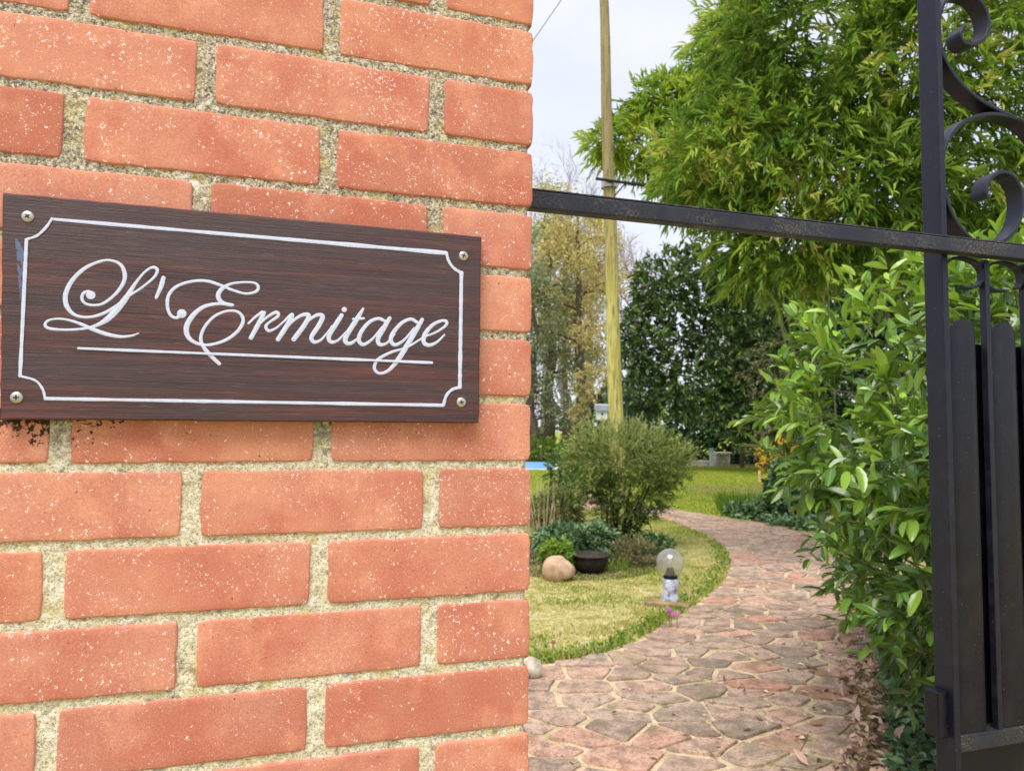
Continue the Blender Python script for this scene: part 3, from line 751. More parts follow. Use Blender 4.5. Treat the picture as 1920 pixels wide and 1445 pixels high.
# ------------------------------------------------------------------ foliage machinery
def basis(d, up):
    d = d / (np.linalg.norm(d, axis=1, keepdims=True) + 1e-9)
    s_ = np.cross(d, up); s_ /= (np.linalg.norm(s_, axis=1, keepdims=True) + 1e-9)
    return d, s_, np.cross(s_, d)
LEAF2 = (np.array([[0, 0, 0], [.42, -.5, .12], [1, 0, -.12], [.42, .5, .12]]), [[0, 1, 2], [0, 2, 3]], [1, 0, 1, 0])
LEAF4 = (np.array([[0, 0, 0], [.3, -.46, .10], [.68, -.40, .06], [1, 0, -.14], [.68, .40, .06], [.3, .46, .10], [.5, 0, 0]]), [[0, 1, 6], [1, 2, 6], [2, 3, 6], [3, 4, 6], [4, 5, 6], [5, 0, 6]], [1, 0, 0, 1, 0, 0, 1])
_x = [0, .12, .32, .55, .78, .93, 1.0]; _w = [.02, .28, .47, .50, .36, .16, 0]; _v = []; _r = []
for x, w_ in zip(_x, _w):
    zc = -.20 * x * x
    _v += [[x, -w_, zc + .13 * w_ * 2], [x, 0, zc], [x, w_, zc + .13 * w_ * 2]]; _r += [0, 1, 0]
_f = []
for i in range(6):
    a = i * 3; _f += [[a, a + 1, a + 4], [a, a + 4, a + 3], [a + 1, a + 2, a + 5], [a + 1, a + 5, a + 4]]
LEAF24 = (np.array(_v), _f, _r)
def leaves(name, pos, d, up, ln, wd, mat, parent=None, tint=None, tpl=LEAF2, kind=True, fold=1.0):
    N = len(pos); T, Fc, rb = tpl; K = len(T)
    d, s_, u = basis(d, up)
    ln = np.broadcast_to(ln, N)[:, None, None]; wd = np.broadcast_to(wd, N)[:, None, None]
    V = pos[:, None, :] + d[:, None, :] * T[None, :, 0:1] * ln + s_[:, None, :] * T[None, :, 1:2] * wd + u[:, None, :] * T[None, :, 2:3] * ln * fold * .8
    Fc = np.array(Fc); Fa = (Fc[None] + (np.arange(N) * K)[:, None, None]).reshape(-1, Fc.shape[1])
    if tint is None: tint = RN.rand(N)
    o = npmesh(name, V.reshape(-1, 3), [Fa], mat, parent, {'tint': np.repeat(tint, K), 'rib': np.tile(rb, N)})
    if kind: o['kind'] = 'stuff'
    return o
def ell_surface(ells, n, shell=(.82, 1.0), rs=RN):
    """points spread near the surface of a union of ellipsoids; returns pos, outward normal"""
    vol = np.array([e[1][0] * e[1][2] + e[1][1] * e[1][2] + e[1][0] * e[1][1] for e in ells]); vol = vol / vol.sum()
    P, Nn = [], []
    for (c_, r_), f in zip(ells, vol):
        k = int(n * f) + 1; v_ = rs.normal(size=(k, 3)); v_ /= np.linalg.norm(v_, axis=1, keepdims=True)
        q = np.array(c_) + v_ * np.array(r_) * rs.uniform(shell[0], shell[1], (k, 1))
        nn = v_ / np.array(r_); nn /= np.linalg.norm(nn, axis=1, keepdims=True)
        keep = np.ones(k, bool)
        for (c2, r2) in ells:
            if c2 is c_: continue
            keep &= (((q - np.array(c2)) / np.array(r2)) ** 2).sum(1) > .72
        P.append(q[keep]); Nn.append(nn[keep])
    return np.concatenate(P), np.concatenate(Nn)
def sprays(P, Dr, per, length, spread, droop, rs=RN, lat=.9):
    """for every spray origin: leaves alternate along a short twig"""
    n = len(P); Dr = Dr / (np.linalg.norm(Dr, axis=1, keepdims=True) + 1e-9)
    tt = (np.arange(per) + .5) / per
    L = (length * rs.uniform(.6, 1.3, n))[:, None]
    pos = P[:, None, :] + Dr[:, None, :] * (tt[None, :, None] * L[:, :, None])
    pos[:, :, 2] -= (tt[None] ** 2) * L * droop
    rv = rs.normal(size=(n, per, 3)); rv /= np.linalg.norm(rv, axis=2, keepdims=True)
    d = Dr[:, None, :] * lat + rv * spread; d[:, :, 2] -= droop * .8
    return pos.reshape(-1, 3), d.reshape(-1, 3)
UPZ = np.array([0, 0, 1.0])
def ups(n, j=.5, rs=RN): return UPZ + rs.normal(0, j, (n, 3))

# ------------------------------------------------------------------ laurel hedge
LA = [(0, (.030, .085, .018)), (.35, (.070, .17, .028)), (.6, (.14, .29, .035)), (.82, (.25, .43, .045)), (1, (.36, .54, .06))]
M_LAUREL = m_leaf('laurel_leaf', LA, .26, .22, .8, rib=(.30, .40, .10))
M_LAUREL_O = m_leaf('laurel_leaf_single', LA, .26, .22, .8, objrand=True, rib=(.30, .40, .10))
M_BARK = m_mottle('bark', [(.3, (.06, .045, .032)), (.6, (.16, .12, .085)), (.8, (.24, .20, .14))], 14, .95, bmp=.8, bd=.02)
M_BARKG = m_mottle('mossy_bark', [(.3, (.08, .07, .04)), (.6, (.20, .18, .10)), (.8, (.30, .27, .14))], 10, .95, bmp=.8, bd=.02)
laurel = tag(empty('laurel_shrub', (2.3, 3.1, 0)), 'glossy bright green cherry laurel overhanging the right edge of the path behind the gate', 'shrub')
els = [((2.24, 3.05, 1.48), (1.0, 1.0, .66)), ((2.15, 3.3, 1.60), (.85, .8, .62)), ((2.0, 2.5, 1.62), (.55, .5, .42)), ((2.24, 2.85, .88), (.84, .95, .50)), ((3.0, 4.6, .95), (.95, 1.1, .85)), ((3.3, 3.0, 1.25), (1.3, 1.1, .98)), ((2.45, 3.4, 1.1), (.9, .9, .8))]
rs = np.random.RandomState(5)
P, Nn = ell_surface(els, 4300, (.68, 1.06), rs)
cam_dir = CAM - P; cam_dir /= np.linalg.norm(cam_dir, axis=1, keepdims=True)
keep = ((Nn * cam_dir).sum(1) > -.35) & (P[:, 2] > .35) & (fbm(P[:, 0] * 4 + P[:, 1] * 2, P[:, 2] * 4, 4, 2) > .14)
P, Nn = P[keep], Nn[keep]
Dr = Nn * .8 + rs.normal(0, .45, Nn.shape) + np.array([-.05, -.1, .35])
pos, d = sprays(P, Dr, 9, .17, .75, .12, rs, .8)
N = len(pos); up = ups(N, .35, rs)
ln_ = rs.uniform(.055, .115, N); wd_ = ln_ * rs.uniform(.31, .39, N)
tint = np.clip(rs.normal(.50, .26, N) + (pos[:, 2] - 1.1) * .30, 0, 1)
# the largest ones in view are parts of their own
rel = pos - CAM; dep = rel @ Fv; px = 960 + F_PX * (rel @ Rv) / dep; py = 722.5 - F_PX * (rel @ Uv) / dep
vis = (px > 1380) & (px < 1960) & (py > 300) & (py < 1445)
order = np.argsort(np.where(vis, dep / ln_, 1e9))[:300]
mask = np.zeros(N, bool); mask[order] = True
leaf_me = []
for k in range(4):
    T, Fc, rb = LEAF24; V_ = T * np.array([1, rs.uniform(.31, .39), .8]); V_[:, 2] -= V_[:, 0] ** 2 * rs.uniform(0, .15); V_[:, 1] += V_[:, 0] ** 2 * rs.uniform(-.06, .06)
    leaf_me.append(npmesh('leaf', V_, [np.array(Fc)], M_LAUREL_O, None, {'rib': rb}, True, obj=False))
dd, ss, uu = basis(d, up)
lp = Vector(laurel.location)
for i in order:
    o = bpy.data.objects.new('leaf', leaf_me[i % 4]); link(o, laurel)
    L_ = ln_[i]
    o.matrix_local = Matrix(((dd[i][0] * L_, ss[i][0] * L_, uu[i][0] * L_, pos[i][0] - lp.x), (dd[i][1] * L_, ss[i][1] * L_, uu[i][1] * L_, pos[i][1] - lp.y), (dd[i][2] * L_, ss[i][2] * L_, uu[i][2] * L_, pos[i][2]), (0, 0, 0, 1)))
pin = lambda Pp, root: Pp - np.array([root.location[0], root.location[1], root.location[2]])
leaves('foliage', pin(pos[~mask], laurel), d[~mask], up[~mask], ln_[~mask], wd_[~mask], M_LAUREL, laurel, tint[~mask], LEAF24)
# deep inner leaves
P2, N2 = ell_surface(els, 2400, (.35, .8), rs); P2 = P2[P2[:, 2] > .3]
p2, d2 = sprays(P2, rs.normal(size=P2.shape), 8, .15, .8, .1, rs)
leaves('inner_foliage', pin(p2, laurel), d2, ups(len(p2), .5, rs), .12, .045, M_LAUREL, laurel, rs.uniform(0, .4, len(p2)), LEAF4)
mb = MB()
for k in range(14):
    bx_, by_ = rs.uniform(2.0, 3.6), rs.uniform(2.6, 4.6); q = P[rs.randint(len(P))]
    mid = (np.array([bx_, by_, 0]) + q) / 2 + rs.normal(0, .1, 3)
    C3 = catmull([np.array([bx_, by_, -.02]), mid, q], 4); mb.tube([c_ - np.array(lp) for c_ in C3], list(np.linspace(.018, .005, len(C3))), 6); mb.build('stem', M_BARKG, laurel, smooth=True); mb = MB()
for q, dr in zip(P[::3], Dr[::3]):
    dr = dr / np.linalg.norm(dr); mb.tube([q - np.array(lp) - dr * .12, q - np.array(lp) + dr * .14], [.0028, .0015], 4, tint=.8)
tag(mb.build('twigs', M_BARKG, laurel), kind='stuff')

# ------------------------------------------------------------------ bamboo
BA = [(0, (.045, .11, .02)), (.3, (.11, .23, .035)), (.55, (.21, .36, .05)), (.8, (.37, .50, .075)), (.97, (.50, .58, .12)), (1, (.58, .52, .16))]
M_BAMB = m_leaf('bamboo_leaf', BA, .45, .35, .35, pos=1.1)
BB = [(0, (.07, .16, .02)), (.4, (.20, .36, .04)), (.8, (.38, .52, .07)), (1, (.52, .58, .12))]
M_BAMB2 = m_leaf('pale_bamboo_leaf', BB, .5, .45, .3, pos=1.0)
M_CULM = m_mottle('bamboo_culm', [(.3, (.06, .07, .03)), (.7, (.13, .14, .05))], 8, .5)
def foliage_thing(name, root_at, label, cat, blobs, Yd, nsp, per, leaf, wid, mat, droop, tlen, culm=None, culmn=12, group=None, tpl=LEAF2, inner=.4, spread=.55, cull=.36, zmin=.1, seed=1, deep=.6, tm=.5, ts=.22, culm_r=.02, ztint=0.0):
    rs = np.random.RandomState(seed)
    root = empty(name, (root_at[0], root_at[1], 0)); tag(root, label, cat, group)
    ells = []
    for bl in blobs:
        px_, py_, rx, rz_ = bl[:4]; Y = bl[4] if len(bl) > 4 else Yd
        c_ = at(px_, py_, Y); ells.append((tuple(c_), (rx * Y / F_PX, max(rx, rz_) * Y / F_PX * deep, rz_ * Y / F_PX)))
    P, Nn = ell_surface(ells, nsp, (.78, 1.06), rs)
    cdir = CAM - P; cdir /= np.linalg.norm(cdir, axis=1, keepdims=True)
    keep = ((Nn * cdir).sum(1) > -.45) & (P[:, 2] > zmin)
    s_ = 9.0 / Yd
    keep &= fbm(P[:, 0] * 1.3 * s_ + P[:, 1] * .7 * s_, P[:, 2] * 1.3 * s_, seed, 3) > cull
    P, Nn = P[keep], Nn[keep]
    if inner:
        P2, N2 = ell_surface(ells, int(nsp * inner), (.3, .8), rs); k2 = P2[:, 2] > zmin; P = np.concatenate([P, P2[k2]]); Nn = np.concatenate([Nn, N2[k2]])
    Dr = Nn * .9 + rs.normal(0, .5, Nn.shape)
    pos, d = sprays(P, Dr, per, tlen, spread, droop, rs)
    n = len(pos); l_ = leaf * rs.uniform(.65, 1.25, n)
    leaves('foliage', pin(pos, root), d, ups(n, .6, rs), l_, l_ * wid, mat, root, np.clip(np.repeat(rs.normal(tm, ts * .8, len(P)), per) + rs.normal(0, ts * .6, n) + ztint * (pos[:, 2] - pos[:, 2].mean()), 0, 1), tpl)
    if culm is not None:
        for k in range(culmn):
            q = P[rs.randint(len(P))]; b_ = np.array([root_at[0] + rs.normal(0, culm_r * 8), root_at[1] + rs.normal(0, culm_r * 6), -.02])
            m1 = b_ * .62 + q * .38; m1[2] = b_[2] * .35 + q[2] * .65
            C3 = catmull([b_, m1, q], 6); mb = MB()
            mb.tube([c_ - np.array([root_at[0], root_at[1], 0]) for c_ in C3], list(np.linspace(culm_r, culm_r * .25, len(C3))), 7)
            mb.build('culm' if 'bamboo' in name else 'limb', culm, root, smooth=True)
    return root, P
foliage_thing('bamboo_clump', (5.2, 8.6), 'tall dense bamboo with arching bright green leaves filling the upper right behind the gate scrolls', 'bamboo',
    [(1720, 130, 330, 260), (1480, 60, 170, 150), (1500, 280, 200, 150), (1640, 380, 250, 110), (1860, 330, 200, 170), (1480, 440, 130, 100), (1900, 60, 220, 240), (1350, 300, 120, 80)],
    7.6, 7200, 11, .15, .15, M_BAMB, .32, .28, M_CULM, 16, cull=.30, inner=.9, seed=3, spread=.55, deep=.7, tm=.52)
foliage_thing('bamboo_clump', (6.1, 14.2), 'paler feathery bamboo leaning left behind the mossy pole', 'bamboo',
    [(1400, 210, 110, 90), (1300, 230, 100, 70), (1240, 190, 60, 38), (1210, 265, 85, 38), (1350, 350, 95, 55), (1150, 268, 38, 26), (1380, 110, 75, 80), (1330, 90, 36, 30)],
    13.6, 3300, 11, .19, .19, M_BAMB2, .32, .34, M_CULM, 8, cull=.28, inner=.3, seed=8, spread=.5, deep=.5, tm=.68)

# ------------------------------------------------------------------ mid and far trees
MG = [(0, (.026, .052, .02)), (.45, (.07, .13, .04)), (.75, (.15, .25, .06)), (.92, (.28, .32, .05)), (1, (.40, .26, .06))]
M_MAG = m_leaf('magnolia_leaf', MG, .3, .12, .6)
gx_, gy_ = gp(1470, 878)[:2]
root, _ = foliage_thing('magnolia_tree', (gx_ , gy_), 'dark glossy evergreen magnolia with sky showing through its crown beside the pole', 'tree',
    [(1290, 545, 100, 75), (1350, 640, 110, 95), (1220, 640, 52, 75), (1280, 720, 85, 70), (1420, 560, 70, 90), (1420, 740, 90, 90)],
    26, 2900, 9, .24, .44, M_MAG, .1, .40, M_BARKG, 10, tpl=LEAF4, inner=.5, cull=.38, seed=12, spread=.8, deep=.5, tm=.4, culm_r=.09)
M_DK = m_leaf('dark_hedge_leaf', [(0, (.02, .05, .02)), (.5, (.07, .15, .055)), (.85, (.15, .26, .09)), (1, (.24, .34, .12))], .4, .12, .45)
q = gp(1330, 872)
foliage_thing('evergreen_hedge', (q[0] - 1, 34), 'dark evergreen hedge closing the far end of the lawn', 'hedge',
    [(1200, 790, 90, 75), (1320, 810, 110, 68), (1440, 800, 90, 85), (1540, 760, 110, 130), (1430, 650, 80, 120), (1640, 640, 150, 190), (1800, 660, 170, 200), (1270, 830, 90, 45), (1400, 845, 90, 36), (1200, 850, 90, 36), (1500, 850, 90, 36), (1260, 858, 60, 26), (1310, 858, 60, 28), (1360, 856, 60, 28), (1420, 858, 60, 26), (1230, 820, 60, 50), (1370, 800, 60, 60)],
    33.5, 12000, 9, .26, .5, M_DK, .15, .5, M_BARK, 5, tpl=LEAF4, inner=.8, cull=.08, zmin=.0, seed=21, deep=.4, tm=.4, culm_r=.08, spread=.9)
M_OLV = m_leaf('olive_leaf', [(0, (.05, .055, .025)), (.5, (.11, .105, .05)), (1, (.20, .17, .09))], .6, .2, .3)
foliage_thing('bare_branched_shrub', tuple(gp(1480, 884)[:2]), 'thinly leaved brownish shrub with pale stems right of the dark hedge', 'shrub',
    [(1460, 700, 60, 60), (1500, 790, 70, 80), (1440, 800, 40, 50)], 24, 420, 8, .16, .4, M_OLV, .3, .4, M_BARKG, 12, inner=.3, cull=.4, seed=31, tm=.5, culm_r=.05)
foliage_thing('young_evergreen', tuple(at(1190, 870, 27)[:2]), 'bluish green bushy evergreen just right of the pole', 'shrub',
    [(1200, 740, 40, 35), (1180, 780, 50, 40)], 27, 420, 9, .15, .35, m_leaf('blue_green_leaf', [(0, (.02, .05, .03)), (.6, (.06, .12, .07)), (1, (.14, .20, .10))], .5, .2, .3), .2, .4, M_BARK, 2, inner=.4, cull=.25, seed=33, culm_r=.05)

# tall tree behind, twiggy and yellow with spring growth
def twig_tree(name, label, base, H, r0, mat_b, levels, seed, nb=9, leafmat=None, leaflen=.2, nleaf=0, spread=.9, group=None, start=.25, br=.38, droop=.1, cat='tree', lean=0, tm=.5):
    rs = np.random.RandomState(seed); root = empty(name, tuple(base)); tag(root, label, cat, group)
    trunk = MB(); limbs = MB(); tips = []
    pts = [np.array([lean * (t_ ** 1.3) + rs.normal(0, .012 * H) * (t_ > 0), rs.normal(0, .012 * H) * (t_ > 0), t_ * H - .05]) for t_ in np.linspace(0, 1, 9)]
    rad = [r0 * (1 - .9 * t_) for t_ in np.linspace(0, 1, 9)]
    trunk.tube(pts, rad, 9)
    def grow(p, d, L, r, lev):
        n = 5; P_ = [p]; dd_ = d / np.linalg.norm(d)
        for k in range(n):
            dd_ = dd_ + rs.normal(0, .16, 3); dd_[2] += .06 - droop * .3; dd_ /= np.linalg.norm(dd_); P_.append(P_[-1] + dd_ * L / n)
        limbs.tube(P_, list(np.linspace(r, r * .35, n + 1)), 4 if lev > 1 else 6, caps=False, tint=rs.rand())
        if lev >= levels: tips.extend(P_[1:]); return
        for k in range(4 if lev else 6):
            i_ = rs.randint(1, n + 1); rv = rs.normal(size=3); rv /= np.linalg.norm(rv)
            grow(P_[i_], dd_ + rv * spread, L * rs.uniform(.45, .7), r * .5, lev + 1)
        tips.extend(P_[2:])
    for k in range(nb):
        t_ = start + (1 - start) * (k + rs.rand() * .6) / nb; i_ = t_ * 8; a = int(min(i_, 7)); p = pts[a] + (pts[a + 1] - pts[a]) * (i_ - a)
        an = k * 2.4 + rs.rand(); d = np.array([math.cos(an), math.sin(an), .45])
        grow(p, d, H * br * (1.15 - t_ * .75), r0 * .32 * (1.1 - t_), 1 if levels < 3 else 0)
    trunk.build('trunk', mat_b, root, smooth=True)
    tag(limbs.build('branches', mat_b, root), kind='stuff')
    if leafmat is not None:
        T_ = np.array(tips); q_ = T_[rs.randint(len(T_), size=nleaf)] + rs.normal(0, leaflen * 1.2, (nleaf, 3))
        leaves('foliage', q_, rs.normal(size=(nleaf, 3)) + np.array([0, 0, -.3]), ups(nleaf, .8, rs), leaflen * rs.uniform(.5, 1.2, nleaf), leaflen * .3, leafmat, root, np.clip(rs.normal(tm, .25, nleaf), 0, 1), LEAF2)
    return root
M_YEL = m_leaf('spring_yellow_leaf', [(0, (.34, .28, .12)), (.5, (.62, .50, .22)), (1, (.80, .66, .34))], .6, .4, .2)
M_GRN = m_leaf('grey_green_needle', [(0, (.14, .18, .11)), (.5, (.28, .34, .21)), (1, (.44, .48, .31))], .6, .3, .2)
M_GREYBARK = m_mottle('grey_twigs', [(.3, (.22, .18, .19)), (.7, (.38, .32, .34))], 4, .95)
def gxy(px_, Y): return tuple(at(px_, 800, Y)[:2]) + (0,)
twig_tree('larch_tree', 'yellow budding tree with brown trunk left of the pole', gxy(1088, 44), 15.5, .44, M_BARK, 2, 41, 15, M_YEL, .36, 7000, spread=.7, start=.38, br=.26, droop=.5)
twig_tree('larch_tree', 'grey-green thin conifer at the brick pillar edge', gxy(1028, 47), 16.5, .42, M_BARK, 2, 42, 17, M_GRN, .34, 5200, spread=.6, start=.30, br=.24, droop=.6)
twig_tree('larch_tree', 'second yellow budding tree between the grey-green conifer and the pole', gxy(1058, 56), 17.0, .3, M_BARK, 2, 46, 15, M_YEL, .38, 5000, spread=.7, start=.25, br=.26, droop=.5, tm=.6)
twig_tree('conifer_tree', 'blue-green conifer crown half hidden behind the pillar', gxy(1000, 42), 11, .28, M_BARK, 2, 49, 17, M_GRN, .34, 4500, spread=.6, start=.15, br=.24, droop=.6, tm=.3)
for i_, (px_, Y_, H_, lb) in enumerate([(1062, 60, 23, 'leafless tree with violet-grey twigs rising above the yellow tree'), (1105, 66, 21, 'leafless tree whose twigs show on both sides of the pole'), (1190, 62, 17, 'leafless tree seen right of the pole under the crossbar'), (1022, 70, 21, 'leafless tree behind the grey-green conifer')]):
    twig_tree('bare_tree', lb, gxy(px_, Y_), H_, .52, M_GREYBARK, 3, 60 + i_, 18, spread=.75, start=.35, br=.30, droop=-.15)
# low green things under the far trees
foliage_thing('hazel_bush', tuple(at(1110, 840, 34)[:2]), 'yellow-green bush between the far trunks and the pole', 'shrub', [(1112, 740, 34, 50), (1108, 790, 30, 30)], 34, 340, 8, .2, .4, M_YEL, .2, .4, M_BARK, 2, inner=.3, cull=.3, seed=51, tm=.3, culm_r=.04)
M_FRESH = m_leaf('fresh_leaf', [(0, (.05, .12, .02)), (.5, (.13, .26, .035)), (1, (.28, .40, .06))], .5, .4, .3)
foliage_thing('low_green_shrub', tuple(gp(1030, 866)[:2]), 'low fresh green shrub beyond the pool at the pillar edge', 'shrub', [(1035, 848, 26, 16), (1012, 842, 22, 18)], 34, 260, 8, .16, .45, M_FRESH, .1, .3, inner=.3, cull=.2, seed=52, zmin=.05)
foliage_thing('evergreen_bank', (0.0, 58), 'hazy grey-green bank of distant shrubs under the far trees', 'hedge', [(1000, 812, 90, 26), (1120, 800, 80, 40), (1190, 770, 60, 70), (900, 812, 90, 26), (1500, 740, 240, 110), (1800, 720, 260, 140)], 58, 1700, 8, .5, .5, M_GRN, .1, .8, inner=.3, cull=.15, seed=53, deep=.2, tm=.35)

foliage_thing('evergreen_bank', (-32.0, 56), 'dark bank of shrubs continuing left beyond the pool', 'hedge', [(-1900 + k * 330, 770 + 14 * (k % 3), 260, 80 + 14 * (k % 2)) for k in range(9)], 56, 2600, 8, .6, .5, M_DK, .1, 1.0, inner=.3, cull=.1, seed=54, deep=.2, tm=.5)
for k in range(4):
    twig_tree('larch_tree', ['tall yellowish tree beyond the pool, nearest to the view through the gate', 'tall grey-green tree beyond the pool, second from the gate view', 'tall yellowish tree beyond the pool, third from the gate view', 'tall grey-green tree beyond the pool, farthest from the gate view'][k], (-4.5 - 6.5 * k, 46 + 3 * (k % 2), 0), 14 + 2 * (k % 3), .4, M_BARK, 2, 130 + k, 14, M_YEL if k % 2 == 0 else M_GRN, .5, 3500, spread=.7, start=.25, br=.26, droop=.5)
# ------------------------------------------------------------------ pole
M_POLE = None
m, t, b = mat_new('mossy_pole_wood'); v = objco(t, False)
n1 = noise(t, scaled(t, v, (9, 9, 1.2)), 1, 5, .65); n2 = noise(t, scaled(t, v, (40, 40, 3)), 1, 4, .6)
z = nd(t, 'ShaderNodeSeparateXYZ', {0: v}).outputs[2]
hi = ramp(t, math_(t, 'ADD', math_(t, 'MULTIPLY', math_(t, 'SUBTRACT', z, 3.4), .25), math_(t, 'SUBTRACT', n1, .5)), [(0, 0.0), (.6, 1.0)])
lo = ramp(t, n1, [(.3, (.26, .22, .07)), (.45, (.42, .38, .09)), (.6, (.55, .50, .16)), (.75, (.44, .37, .20))])
hc = ramp(t, n1, [(.3, (.20, .16, .06)), (.6, (.30, .25, .12)), (.8, (.42, .35, .22))])
c = mix(t, hi, lo, hc); c = mix(t, ramp(t, n2, [(.37, .8), (.48, 0.0)]), c, (.12, .10, .04))
t.links.new(c, b.inputs['Base Color']); b.inputs['Roughness'].default_value = .9; bump(t, b, n2, .5, .02)
YP = 12.0; pb = at(1156, 830, YP); pt = at(1132, 0, YP); drt = (pt - pb) / (pt[2] - pb[2])
base = pb + drt * (0 - pb[2]); base[2] = 0
pole = tag(empty('utility_pole', tuple(base)), 'tall wooden pole covered in yellow-green moss in front of the far trees', 'pole')
mb = MB(); zs = np.linspace(-.05, 9.6, 26)
mb.tube([drt * z_ + np.array([math.sin(z_ * 1.7) * .008, 0, 0]) for z_ in zs], [(.133 - .0065 * z_) * (1 + .02 * math.sin(z_ * 5)) for z_ in zs], 14); mb.build('shaft', m, pole, smooth=True)
zc = at(1143, 342, YP)[2]; cen = drt * zc
mb = MB(); aL = at(1117, 335, YP - .16) - base; aR = at(1225, 350, YP - .16) - base
mb.tube([aL, aR], [.026, .022], 8); mb.build('crossarm', M_DARK, pole)
dd_ = (aR - aL)
for k in range(9):
    p = aL + dd_ * (.52 + .055 * k); mb = MB(); mb.tube([p + np.array([0, 0, -.035]), p + np.array([0, 0, .03])], .018, 6); mb.build('insulator', M_DARK, pole)
mb = MB(); mb.lathe([(.128, -.05), (.131, -.05), (.131, .05), (.128, .05)], cen - np.array([0, 0, .05]), 18); mb.build('clamp_band', M_STEEL, pole)
mb = MB(); mb.tube([aL + dd_ * .52, cen + np.array([.08, -.1, -.26])], .012, 5); mb.build('brace', M_DARK, pole)
bb = at(1128, 770, YP - .4); bird = tag(empty('bird_box', tuple(bb + np.array([0, 0, -.13]))), 'small pale bird box with grey roof left of the mossy pole', 'bird box')
M_PALE = m_mottle('pale_paint', [(.3, (.48, .55, .50)), (.7, (.66, .72, .68))], 12, .7); M_SLATE = m_mottle('slate_roof', [(.3, (.30, .31, .40)), (.7, (.42, .43, .52))], 10, .6)
mb = MB(); mb.box((0, 0, .06), (.17, .15, .15), bev=.004); bx_o = mb.build('body', M_PALE, bird)
mb = MB(); mb.box((0, -.01, .185), (.21, .21, .09), rot=Matrix.Rotation(.12, 3, 'X'), bev=.004); mb.build('roof', M_SLATE, bird)
mb = MB(); mb.box((-.05, -.02, -.02), (.32, .20, .014)); mb.build('base_board', M_BARK, bird)
mb = MB(); mb.tube([(0, .02, -.03), (.01, .02, -(bb[2] - .13))], .022, 8); mb.build('post', M_BARK, bird)
hm = MB(); hm.lathe([(.018, 0), (.018, .003), (.0001, .003)], (0, 0, 0), 12)
rotx = Matrix.Rotation(PI / 2, 3, 'X'); hm.v = [tuple(rotx @ Vector(v_) + Vector((0, -.0755, .08))) for v_ in hm.v]; hm.build('entrance_hole', M_DARK, bird)
# overhead cable crossing the sky
mb = MB(); pA, pB = at(1070, -25, 15), at(940, 160, 22); mb.tube([pA + (pA - pB) * 1.5, pA, (pA + pB) / 2 + np.array([0, 0, -.02]), pB, pB + (pB - pA) * 1.5], .011, 6)
tag(mb.build('overhead_cable', m_mottle('grey_cable', [(.3, (.25, .26, .33)), (.7, (.35, .36, .42))], 3)), 'thin pale overhead cable crossing the sky beside the top of the pillar', 'cable')

# ------------------------------------------------------------------ garden things
JN = [(0, (.045, .09, .025)), (.4, (.13, .21, .05)), (.75, (.32, .40, .12)), (1, (.52, .52, .25))]
M_JUN = m_leaf('juniper_needle', JN, .6, .3, .2)
M_STEM = m_mottle('dark_stem', [(.3, (.02, .015, .01)), (.7, (.07, .05, .035))], 14); YB = 9.2; jb = gp(1150, 1022)
jun, JP = foliage_thing('juniper_bush', (jb[0], YB), 'feathery vase-shaped green juniper on two dark stems beside the path', 'shrub',
    [(1140, 858, 62, 40), (1238, 872, 48, 32), (1185, 862, 70, 46), (1108, 890, 34, 36), (1185, 920, 62, 44), (1160, 965, 36, 36), (1120, 835, 36, 22), (1205, 838, 40, 20)],
    YB, 3700, 14, .046, .24, M_JUN, -.25, .20, None, inner=.35, cull=.30, seed=71, spread=.5, deep=.8, zmin=.16, tm=.5, ts=.3, ztint=.55)
for k in range(11):
    q = JP[RN.randint(len(JP))]; mb = MB(); b_ = np.array([jb[0] + RN.normal(0, .07), YB + RN.normal(0, .05), -.02]); md = (b_ * .55 + q * .45) + np.array([0, 0, -.06])
    C3 = catmull([b_, md, q], 6); mb.tube([c_ - np.array([jb[0], YB, 0]) for c_ in C3], list(np.linspace(.028, .006, len(C3))), 6); mb.build('stem', M_BARKG if k > 8 else M_STEM, jun, smooth=True)
P2 = RN.normal(size=(70, 3)) * np.array([.15, .2, .12]) + np.array(at(1165, 975, YB)); 
q = at(1062, 870, 12.5); foliage_thing('dark_dwarf_conifer', (q[0], 12.5), 'small blackish conifer left of the juniper in front of the pool', 'shrub', [(1062, 872, 24, 26), (1050, 890, 20, 22), (1072, 905, 20, 24)], 12.5, 420, 8, .07, .3, M_DK, .1, .14, M_BARK, 2, inner=.6, cull=.1, seed=73, culm_r=.02)
# dry perennial stalks by the pillar edge
M_STRAW = m_mottle('dry_stalk', [(.3, (.40, .26, .15)), (.5, (.60, .44, .29)), (.7, (.74, .62, .44))], 6, .9, world=True)
def tuft(name, label, cat, c_, R, n, h, mat, lean=.25, wid=.006, group=None, seed=1, bl=True):
    rs = np.random.RandomState(seed); root = empty(name, (c_[0], c_[1], 0)); tag(root, label, cat, group)
    an = rs.rand(n) * 2 * PI; rr = R * np.sqrt(rs.rand(n)); p = np.stack([rr * np.cos(an), rr * np.sin(an), np.zeros(n)], 1)
    d = np.stack([np.cos(an) * lean + rs.normal(0, lean * .5, n), np.sin(an) * lean + rs.normal(0, lean * .5, n), np.ones(n)], 1)
    hh = h * rs.uniform(.5, 1.15, n)
    leaves('blades' if bl else 'stalks', p, d, rs.normal(size=(n, 3)), hh, wid, mat, root, rs.rand(n), LEAF4 if bl else LEAF2, fold=.08 if not bl else .4)
    return root
